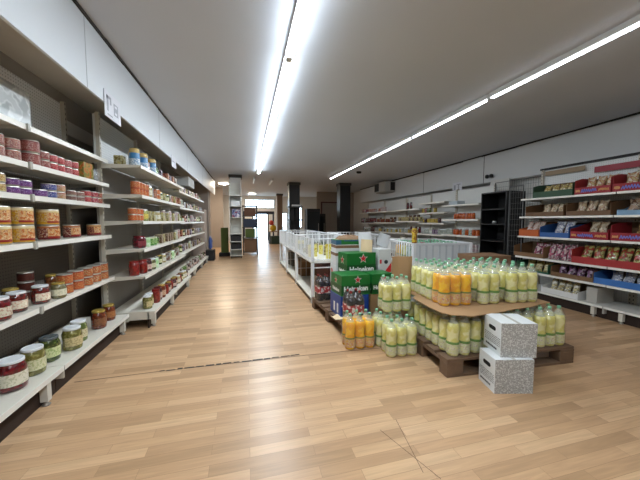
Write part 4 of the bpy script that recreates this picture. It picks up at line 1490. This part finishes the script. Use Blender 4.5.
def beer_carton(label, x, y, z, w, d, h, rz, band_low=True):
    t = thing('beer_carton', label, 'beer carton', (x, y, z), rz, 'green beer cartons')
    MB().rbox(-w / 2, w / 2, -d / 2, d / 2, 0, h, .004).build('carton_body', M_green, t)
    MB().box(-w / 2 - .0008, w / 2 + .0008, -d / 2 - .0008, d / 2 + .0008, h * .08, h * .52).build('printed_band', M_green_d, t)
    star(t, h * .17, (.02, -d / 2 - .0012, h * .77), '-y')
    star(t, h * .15, (-w / 2 - .0012, 0, h * .70), '-x')
    put_text('beer_name', text_mesh('Heineken', min(h * .34, w * .22), M_whiteink, .0006, .003), t, (0.0, -d / 2 - .0018, h * .33), '-y')
    me = text_mesh('Heineken', min(h * .22, d * .2), M_whiteink, .0006, .003)
    put_text('beer_name', me, t, (-w / 2 - .0018, 0, h * .25), '-x')
    return t


def plain_box(name, label, cat, x, y, z, w, d, h, rz, m, group=None):
    o = MB().rbox(-w / 2, w / 2, -d / 2, d / 2, 0, h, .003).build(name, m, None, (x, y, z), rz)
    return tag(o, label, cat, group)


def blue_carton(label, x, y, z, w, d, h, rz):
    t = thing('beer_carton', label, 'beer carton', (x, y, z), rz)
    MB().rbox(-w / 2, w / 2, -d / 2, d / 2, 0, h, .004).build('carton_body', M_bluec, t)
    put_text('beer_name', text_mesh('Tuborg', h * .28, M_whiteink, .0006, .002), t, (-.06 if w < .4 else 0, -d / 2 - .0014, h * .45), '-y')
    for s in (-.07, 0.03):
        MB().box(-w / 2 - .0012, -w / 2 - .0004, s - .022, s + .022, h * .15, h * .6).build('printed_can', M_whiteink, t)
    return t


zp = .144
blue_carton('blue beer carton under the front green beer carton', 1.14, 3.085, zp, .34, .32, .235, math.radians(4))
beer_carton('green beer carton with red star on the blue carton, front', 1.15, 3.08, zp + .2355, .35, .31, .225, math.radians(5))
blue_carton('blue beer carton under the upper green beer carton', 1.37, 3.425, zp, .42, .26, .36, math.radians(4))
beer_carton('green beer carton with red star, uppermost of the three', 1.365, 3.42, zp + .3605, .40, .27, .30, math.radians(6))
plain_box('carton', 'plain brown carton under the right green beer carton', 'carton', 1.50, 3.12, zp, .28, .24, .215, math.radians(4), M_card)
beer_carton('green beer carton right behind the raised lemonade pack', 1.505, 3.115, zp + .2155, .27, .24, .235, math.radians(4))
# white cartons with red print behind
M_wcard = mat('white_carton_card', '#cfd0cf', .55, var=.04)


def white_carton(label, x, y, z, w, d, h, rz, tape=True, red=True, name='white_carton'):
    t = thing(name, label, 'carton', (x, y, z), rz, 'white cartons on the beer pallet')
    MB().rbox(-w / 2, w / 2, -d / 2, d / 2, 0, h, .003).build('carton_body', M_wcard, t)
    if tape:
        MB().box(-w / 2 - .001, w / 2 + .001, -d / 2 - .001, d / 2 + .001, h - .045, h - .006).build('brown_edge', M_card_dark, t)
    if red:
        mb = MB()
        mb.prism([(-w * .46, h * .05), (-w * .30, h * .05), (-w * .12, h * .88), (-w * .30, h * .88)], 'y', -d / 2 - .0012, -d / 2 - .0003)
        mb.build('red_stripe', M_redstar, t)
        mb = MB()
        mb.prism([(-d * .40, h * .05), (-d * .1, h * .05), (d * .35, h * .88), (d * .05, h * .88)], 'x', -w / 2 - .0012, -w / 2 - .0003)
        mb.build('red_stripe', M_redstar, t)
    return t


white_carton('white carton with red stripes at the back of the beer pallet, lowest', 1.34, 3.72, zp, .40, .27, .46, math.radians(-2), False, True)
white_carton('white carton with brown edge, middle of the back stack', 1.34, 3.72, zp + .4605, .39, .27, .18, math.radians(-2), True, False)
white_carton('white carton with brown edge, upper of the back stack', 1.345, 3.72, zp + .641, .39, .27, .10, math.radians(-3), True, False)
t = thing('green_tray', 'green and blue bottle tray on top of the white carton stack', 'tray', (1.34, 3.72, zp + .7415), math.radians(-2))
MB().rbox(-.19, .19, -.13, .13, 0, .065, .004).build('tray_body', M_green, t)
MB().box(-.1905, -.12, -.1312, .131, .004, .060).build('blue_end', mat('teal_print', '#2c5a78', .5, var=.05), t)
MB().box(-.08, .17, -.1312, .131, .045, .061).build('blue_edge', mat('navy_print', '#34507a', .5, var=.05), t)
# crumpled brown paper on top
rr = random.Random(4)
v, f = [], []
g = 10
for j in range(g + 1):
    for i in range(g + 1):
        sx, sy = i / g - .5, j / g - .5
        e = max(abs(sx), abs(sy)) * 2
        zz = .004 + (1 - e ** 3) * (.03 + .03 * rr.random())
        v.append((sx * .36 + rr.uniform(-.01, .01), sy * .24, zz))
for j in range(g):
    for i in range(g):
        a = j * (g + 1) + i
        f.append((a, a + 1, a + g + 2, a + g + 1))
b0 = len(v)
v += [(-.18, -.12, 0), (.18, -.12, 0), (.18, .12, 0), (-.18, .12, 0)]
f.append((b0 + 3, b0 + 2, b0 + 1, b0))
ring = [i for i in range(g + 1)]
f.append(tuple(list(range(g + 1))[::-1] + [b0, b0 + 1]))
f.append(tuple([j * (g + 1) + g for j in range(g + 1)][::-1] + [b0 + 1, b0 + 2]))
f.append(tuple([g * (g + 1) + i for i in range(g + 1)] + [b0 + 2, b0 + 3]))
f.append(tuple([j * (g + 1) for j in range(g + 1)] + [b0 + 3, b0]))
o = MB().add(v, f).build('crumpled_paper', mat('brown_paper', '#8f7358', .85, var=.12), None, (1.38, 3.72, zp + .807), math.radians(-4))
tag(o, 'crumpled brown paper lying on the green tray', 'paper')
# right-hand stack: white box with red corner, papers
white_carton('tall white carton under the white box with a red corner', 1.695, 3.40, zp, .17, .24, .40, math.radians(-2), False, False)
t = thing('white_carton', 'white box with red corner beside the uppermost green carton', 'carton', (1.695, 3.40, zp + .4005), math.radians(-2))
MB().rbox(-.085, .085, -.12, .12, 0, .30, .003).build('carton_body', M_wcard, t)
MB().prism([(-.005, 0.01), (.085, 0.01), (.085, .13)], 'y', -.1212, -.1203).build('red_corner', M_redstar, t)
MB().lathe([(.026, -.0006), (.026, .0006)], 16).build('dark_emblem', M_ink, t, (.015, -.1208, .14)).rotation_euler = (PI / 2, 0, 0)
MB().box(-.07, -.045, -.1212, -.1203, .12, .17).build('red_mark', M_redstar, t)
M_sheet = mat('white_paper', '#dcdfe2', .6, var=.03)


def leaf(name, label, cat, x, y, z, w, h, lean, rz, m, tilt=0):
    """a stiff sheet leaning back"""
    v, f = [], []
    n = 8
    for s in (0, .003):
        for j in range(n + 1):
            for i in range(n + 1):
                yy = s + .012 * math.sin(i * .7) * (j / n)
                v.append(((i / n - .5) * w, yy, j / n * h))
    k = (n + 1) ** 2
    for j in range(n):
        for i in range(n):
            a = j * (n + 1) + i
            f.append((a, a + 1, a + n + 2, a + n + 1))
            f.append((k + a, k + a + n + 1, k + a + n + 2, k + a + 1))
    for i in range(n):
        f.append((i, k + i, k + i + 1, i + 1))
        a = n * (n + 1) + i
        f.append((a, a + 1, k + a + 1, k + a))
        a = i * (n + 1)
        f.append((a, a + n + 1, k + a + n + 1, k + a))
        a += n
        f.append((a, k + a, k + a + n + 1, a + n + 1))
    o = MB().add(v, f).build(name, m, None, (x, y, z), rz)
    o.rotation_euler = (lean, tilt, rz)
    return tag(o, label, cat)


leaf('card_flap', 'cream card flap standing on the uppermost green beer carton', 'card', 1.47, 3.36, zp + .6665, .15, .16, -.25, -.1, M_cream, .12)
leaf('paper_sheet', 'white folded paper standing behind the cream card flap', 'paper', 1.51, 3.47, zp + .663, .17, .25, -.1, -.1, M_sheet, -.05)
leaf('paper_sheet', 'grey paper sheet tilted on the white box with the red corner', 'paper', 1.70, 3.40, zp + .729, .15, .17, -.2, -.2, mat('grey_paper', '#b5b8ba', .6, var=.03), .35)
leaf('card_flap', 'small cream card lying at the left edge of the beer pallet', 'card', .955, 2.86, zp + .009, .10, .14, -PI / 2, 0.1, M_cream)
# tall brown carton between the two pallets and the one behind the bottles
leaf('cardboard_sheet', 'brown cardboard panel standing at the back left of the bottle stack', 'cardboard', 1.60, 2.715, .145, .22, .68, 0.0, math.radians(-6), M_card)
plain_box('carton', 'tall brown carton behind the lemonade stack, before the black rack', 'carton', 2.90, 2.98, 0, .48, .34, .78, math.radians(-6), M_card_dark)

# ------------------------------------------------------------------ white wire bins along the aisle
def bin_unit(label, x0, x1, y0, y1, near_panel=True):
    t = thing('bargain_bin', label, 'bargain bin', (x0, y0, 0), 0, 'white bargain bins along the aisle')
    L, W = y1 - y0, x1 - x0
    for (px, py) in ((0, 0), (W - .045, 0), (0, L - .045), (W - .045, L - .045)):
        MB().rbox(px, px + .045, py, py + .045, 0, .95, .006).build('post', M_white_wire, t)
    MB().box(.0, W, .0, L, .59, .615).build('display_tray', M_white_metal, t)
    MB().box(.0, W, .0, L, .06, .085).build('bottom_tray', M_white_metal_worn, t)
    for nm, p, q, nrm in (('side_fence', (.017, .035), (.017, L - .035), 0), ('side_fence', (W - .017, .035), (W - .017, L - .035), 0), ('end_fence', (.035, .017), (W - .035, .017), 1), ('end_fence', (.035, L - .017), (W - .035, L - .017), 1)):
        g = MB()
        for zz in (.64, .94):
            g.bar((*p, zz), (*q, zz), .008, 8)
        n = int((L if nrm == 0 else W) / .075)
        for k in range(1, n):
            f_ = k / n
            xx = p[0] + (q[0] - p[0]) * f_
            yy = p[1] + (q[1] - p[1]) * f_
            g.bar((xx, yy, .61), (xx, yy, .94), .0045, 6)
        g.build(nm, M_white_wire, t)
    MB().bar((.035, .02, .52), (W - .035, .02, .52), .01, 8).build('stay', M_white_wire, t)
    g = MB()
    g.bar((.03, L - .02, .30), (W - .03, L - .02, .30), .004, 6)
    for k in range(1, 8):
        xx = W * k / 8
        g.bar((xx, L - .02, .08), (xx, L - .02, .59), .003, 6)
    g.build('back_bars', M_white_wire, t)
    return t


bin_unit('white wire bargain bin beside the cola pack, nearest in the aisle row', .90, 1.72, 4.00, 5.38)
bin_unit('white wire bargain bin in the middle of the aisle row', .90, 1.72, 5.40, 6.70)
bin_unit('white wire bargain bin at the far end of the aisle row', .90, 1.72, 6.72, 8.06)
bin_unit('white wire bargain bin beside the aisle row, right of its nearest bin', 1.78, 2.50, 4.9, 6.3)
M_ycard = printed('yellow_price_card', ['#d8c84a', '#e6dc84', '#e6dc84', '#c9b02c'], 20, .5)
for i, (x, y, w, h) in enumerate(((1.05, 4.55, .16, .20), (1.25, 4.15, .18, .24), (1.30, 4.87, .14, .16), (1.1, 5.9, .16, .18))):
    leaf('price_card', 'yellow price card in the white aisle bins, %s from the near end' % ['second', 'first', 'third', 'fourth'][i], 'price card', x, y, .6155, w, h, -.12, .25 - .2 * i, M_ycard)
rnd2 = random.Random(31)
ii = 0
for y0, y1 in ((4.75, 5.3), (5.5, 6.6), (6.85, 7.95)):
    y = y0
    while y < y1:
        for x in (1.08, 1.32, 1.55):
            st = rnd2.choice([('#cfcfca', '#e0e0dc', '#b5b5b0', '#7a6a9a'), ('#8a6a4a', '#a8886a', '#cfc0a8', '#6a4a30'), ('#3f6a4c', '#7a9a84', '#c9d0c4', '#2c4a34'), ('#c9b04a', '#d8c878', '#e6e0b8', '#8a7a2c')])
            w = rnd2.choice((.10, .13)); h = rnd2.choice((.08, .12, .16))
            pr = carton_kind(w, .09, h, st)
            if y < 4.9 and x < 1.3:
                continue
            place(pr, 'sale_box', 'small %s sale box in the aisle bins, %s column, %s row from near' % ({'#cfcfca': 'white', '#8a6a4a': 'brown', '#3f6a4c': 'green', '#c9b04a': 'yellow'}[st[0]], {1.08: 'left', 1.32: 'middle', 1.55: 'right'}[x], ORD[ii]), 'box', (x, y, .6155), rnd2.uniform(-.3, .3), 'sale boxes in the aisle bins')
        ii += 1
        y += .26
for i, (x, y, w, d, h, m, lb) in enumerate(((1.12, 4.45, .12, .14, .22, M_card, 'small brown carton on the bottom tray of the nearest aisle bin'),
                                            (1.30, 5.9, .50, .5, .30, M_card_dark, 'brown carton low under the middle aisle bin'),
                                            (1.45, 4.75, .40, .6, .36, mat('dark_red_carton', '#5a2c24', .7, var=.1), 'dark red carton low under the nearest aisle bin'),
                                            (1.30, 7.3, .5, .6, .3, mat('grey_carton', '#57544e', .7, var=.1), 'grey carton low under the far aisle bin'))):
    plain_box('carton', lb, 'carton', x, y, .0855, w, d, h, .05 * i, m)

# ------------------------------------------------------------------ white slatted bin with water bottles
FX, FY, FR = 2.20, 3.45, math.radians(-8)
fb = thing('slatted_bin', 'white slatted bin full of green-capped bottles behind the bottle stack', 'bargain bin', (FX, FY, 0), FR)
FL, FD, FH = .86, 1.0, .90
for px, py in ((0, 0), (FL - .04, 0), (0, FD - .04), (FL - .04, FD - .04)):
    MB().rbox(px, px + .04, py, py + .04, 0, FH, .004).build('post', M_white_wire, fb)
MB().box(0, FL, 0, FD, .535, .56).build('display_tray', M_white_metal, fb)
fp = MB().box(.04, FL - .04, .012, .028, .56, FH - .03)
fp.box(.04, FL - .04, .004, .034, FH - .03, FH)
fpo = fp.build('front_panel', mat('white_panel_board', '#d2d6da', .5, var=.03), fb)
g = MB()
for k in range(1, 9):
    xx = FL * k / 9
    g.box(xx - .012, xx + .012, .004, .012, .57, FH - .035)
g.build('slat', mat('grey_white_slat', '#b8bec4', .5, var=.02), fpo)
for xx, nm in ((.02, 'side_fence'), (FL - .02, 'side_fence')):
    g = MB()
    g.bar((xx, .04, FH - .012), (xx, FD - .04, FH - .012), .011, 8)
    g.bar((xx, .04, .58), (xx, FD - .04, .58), .008, 8)
    for k in range(1, 11):
        yy = FD * k / 11
        g.bar((xx, yy, .56), (xx, yy, FH - .012), .007, 8)
    g.build(nm, M_white_wire, fb)
g = MB().bar((.04, FD - .02, FH - .012), (FL - .04, FD - .02, FH - .012), .011, 8)
g.bar((.04, FD - .02, .60), (FL - .04, FD - .02, .60), .008, 8)
g.build('back_rail', M_white_wire, fb)
cF, sF = math.cos(FR), math.sin(FR)
kinds = ['water', 'orange', 'lime', 'water', 'cola', 'water']
n_ = 0
for j in range(4):
    for i in range(3):
        lx, ly = .17 + i * .26, .15 + j * .21
        kd = 'orange' if (i == 0 and j == 3) else ('lime' if (i == 0 and j == 2) else ('cola' if (i == 0 and j == 0) else 'water'))
        x, y = FX + lx * cF - ly * sF, FY + lx * sF + ly * cF
        look = {'orange': 'orange soda bottles', 'lime': 'pale lemonade bottles', 'cola': 'dark cola bottles', 'water': 'green-capped water bottles'}[kd]
        pack(kd, 2, 2, (x, y, .561), FR, '%s in the slatted bin, %s row from front, %s' % (look, ORD[j], ('left', 'middle', 'right')[i]), 'bottles in the slatted bin')
pk = place(jar_kind(.035, .2, ('#c9a82c', '#d8c05a', '#6a1a1c'), '#d8b82c', ('#6a1c20', '#a83a34')), 'sauce_bottle', 'yellow-topped sauce bottle standing on the corner of the slatted bin', 'bottle', (FX + .02 * cF - .02 * sF, FY + .02 * sF + .02 * cF, FH))

# ------------------------------------------------------------------ far end of the aisle
sr = thing('shelf_tower', 'narrow white shelf tower on castors before the white column', 'shelving rack', (-.32, 9.70, 0))
for s in (-.185, .17):
    MB().box(s, s + .015, -.16, .22, .08, 2.45).build('side_panel', M_white_metal, sr)
MB().box(-.17, .17, .205, .22, .08, 2.45).build('back_panel', M_white_metal, sr)
for zz in (.10, .30, .55, .80, 1.32, 1.68, 2.02):
    MB().box(-.19, .19, -.20, .205, zz - .02, zz).build('shelf', M_white_metal, sr)
for px in (-.16, .16):
    for py in (-.12, .18):
        MB().bar((px - .012, py, .035), (px + .012, py, .035), .035, 12).build('castor', M_black, sr)
        MB().box(px - .02, px + .02, py - .02, py + .02, .065, .08).build('castor_plate', M_clip, sr)
for zz, h in ((.30, .17), (.55, .17)):
    plain_box('dark_tray', 'dark grey plastic tray in the shelf tower, %s of two' % ('lower' if zz < .4 else 'upper'), 'tray', -.32, 9.66, zz + .001, .32, .22, h, 0, M_black_matte)
plain_box('magazine', 'coloured magazine standing in the white shelf tower', 'magazine', -.30, 9.62, 1.321, .26, .04, .26, 0, printed('magazine_cover', ['#8a3a44', '#5a6a9a', '#c9c0c4', '#3a4a7a'], 9, .3))
plain_box('white_box', 'white box on the upper shelf of the shelf tower', 'box', -.32, 9.64, 1.681, .28, .20, .16, 0, M_wcard)
# goods right of the tower
pst = thing('goods_rack', 'dark shelf stand of brown and green sacks right of the shelf tower', 'shelving rack', (.14, 10.75, 0))
for px, py in ((-.24, -.3), (.24, -.3), (-.24, .3), (.24, .3)):
    MB().bar((px, py, 0), (px, py, 1.75), .018, 10).build('post', M_black, pst)
for zz in (.10, .62, .98, 1.38, 1.74):
    MB().box(-.27, .27, -.33, .33, zz - .02, zz).build('shelf', M_black, pst)
for i, (x, z, w, h, m, lb) in enumerate((
        (.14, .10, .44, .46, M_card_dark, 'brown sack box on the lowest shelf of the dark stand'),
        (.22, .62, .34, .30, mat('green_sack', '#55662c', .7, var=.12), 'green sack on the second shelf of the dark stand'),
        (.10, .98, .44, .30, mat('navy_goods', '#2a3348', .6, var=.12), 'navy goods on the third shelf of the dark stand'),
        (.18, 1.38, .40, .28, mat('rust_carton', '#6a4630', .7, var=.12), 'rust brown carton on the upper shelf of the dark stand'))):
    plain_box('carton', lb, 'carton', .14, 10.75, z + .001, min(w, .42), .46, h, 0, m)
plain_box('green_sack', 'tall dark green sack left of the white column', 'sack', -.72, 10.35, .121, .24, .22, .85, .1, MATS['green_sack'])
plain_box('low_stool', 'dark low stool under the green sack left of the white column', 'stool', -.72, 10.35, 0, .36, .36, .12, 0, M_black_matte)
# left end: hanging goods and pale panels
plain_box('carton', 'pale upright carton at the far end of the left racks', 'carton', -1.38, 9.5, 0, .34, .5, 1.55, 0, mat('pale_pink_carton', '#b8a79a', .7, var=.08))
o = link('blue_bag', bag_mesh(.30, .42, .12, mat('blue_plastic', '#4a64a4', .35, var=.1), 6), None, (-1.07, 9.35, .321)); tag(o, 'blue carrier bag by the pale carton at the left racks\' end', 'bag')
plain_box('crate', 'dark low crate under the blue carrier bag', 'crate', -1.07, 9.35, 0, .24, .36, .32, 0, M_black_matte)
# by the street door
tb = thing('display_table', 'dark display table right of the street door', 'table', (1.50, 15.3, 0))
MB().box(-.35, .35, -.3, .3, .62, .66).build('tabletop', M_card_dark, tb)
for px in (-.31, .31):
    for py in (-.26, .26):
        MB().box(px - .03, px + .03, py - .03, py + .03, 0, .62).build('leg', M_black, tb)
plain_box('crate', 'dark green crate under the display table by the door', 'crate', 1.50, 15.2, 0, .5, .4, .42, 0, mat('dark_green_crate', '#24382c', .6, var=.1))
for i, (x, y, z, r, c, lb) in enumerate(((1.38, 15.25, .66, .17, '#d8b42c', 'yellow ball on the display table by the street door'), (1.28, 15.15, .98, .13, '#c43a2c', 'red ball resting on the yellow ball by the street door'))):
    pr = [(max(.002, r * math.sin(PI * k / 12)), r - r * math.cos(PI * k / 12)) for k in range(13)]
    o = MB().lathe(pr, 20).build('ball', mat('ball_' + c, c, .35, var=.03), None, (x, y, z)); tag(o, lb, 'ball')
plain_box('shutter_box', 'dark roller shutter box above the street door', 'shutter box', .70, 16.5, 1.58, 1.7, .2, .16, 0, mat('dark_shutter', '#23283a', .5, var=.05))
for x in (-.1, 1.5):
    plain_box('shutter_post', 'slim dark post carrying the %s end of the shutter box' % ('left' if x < 0 else 'right'), 'post', x, 16.5, 0, .08, .1, 1.58, 0, MATS['dark_shutter'])
# fridges right
for i, (x, y) in enumerate(((2.95, 12.9), (3.4, 13.6))):
    fg = thing('drinks_fridge', 'tall dark fridge before the beige partition, %s of two' % ('left' if i == 0 else 'right'), 'fridge', (x, y, 0))
    MB().rbox(-.30, .30, -.3, .3, 0, 1.75 - .2 * i, .01).build('cabinet', M_black_matte, fg)
    MB().box(-.27, .27, -.31, -.30, .12, 1.62 - .2 * i).build('glass_door', mat('dark_glass', '#22282a', .1, var=0), fg)
    MB().bar((.22, -.325, .7), (.22, -.325, 1.1), .012, 8).build('handle', M_chrome, fg)
# counters on the two black columns
for nm, x, y in (('black shelf bracket clamped on the left black column', 1.87, 11.1),):
    cb = thing('column_shelf', nm, 'shelf', (x, y, 0))
    MB().box(-.32, .25, -.2, .2, 1.72, 1.76).build('shelf', M_black, cb)
    MB().box(-.32, .25, -.2, .2, 1.22, 1.26).build('shelf', M_black, cb)
    MB().bar((0, .18, 0), (0, .18, 1.72), .02, 10).build('pole', M_black, cb)
plain_box('white_box', 'white box on the black column shelf', 'box', 1.90, 11.05, 1.76, .34, .2, .07, 0, M_wcard)
print('objects', len(bpy.data.objects))
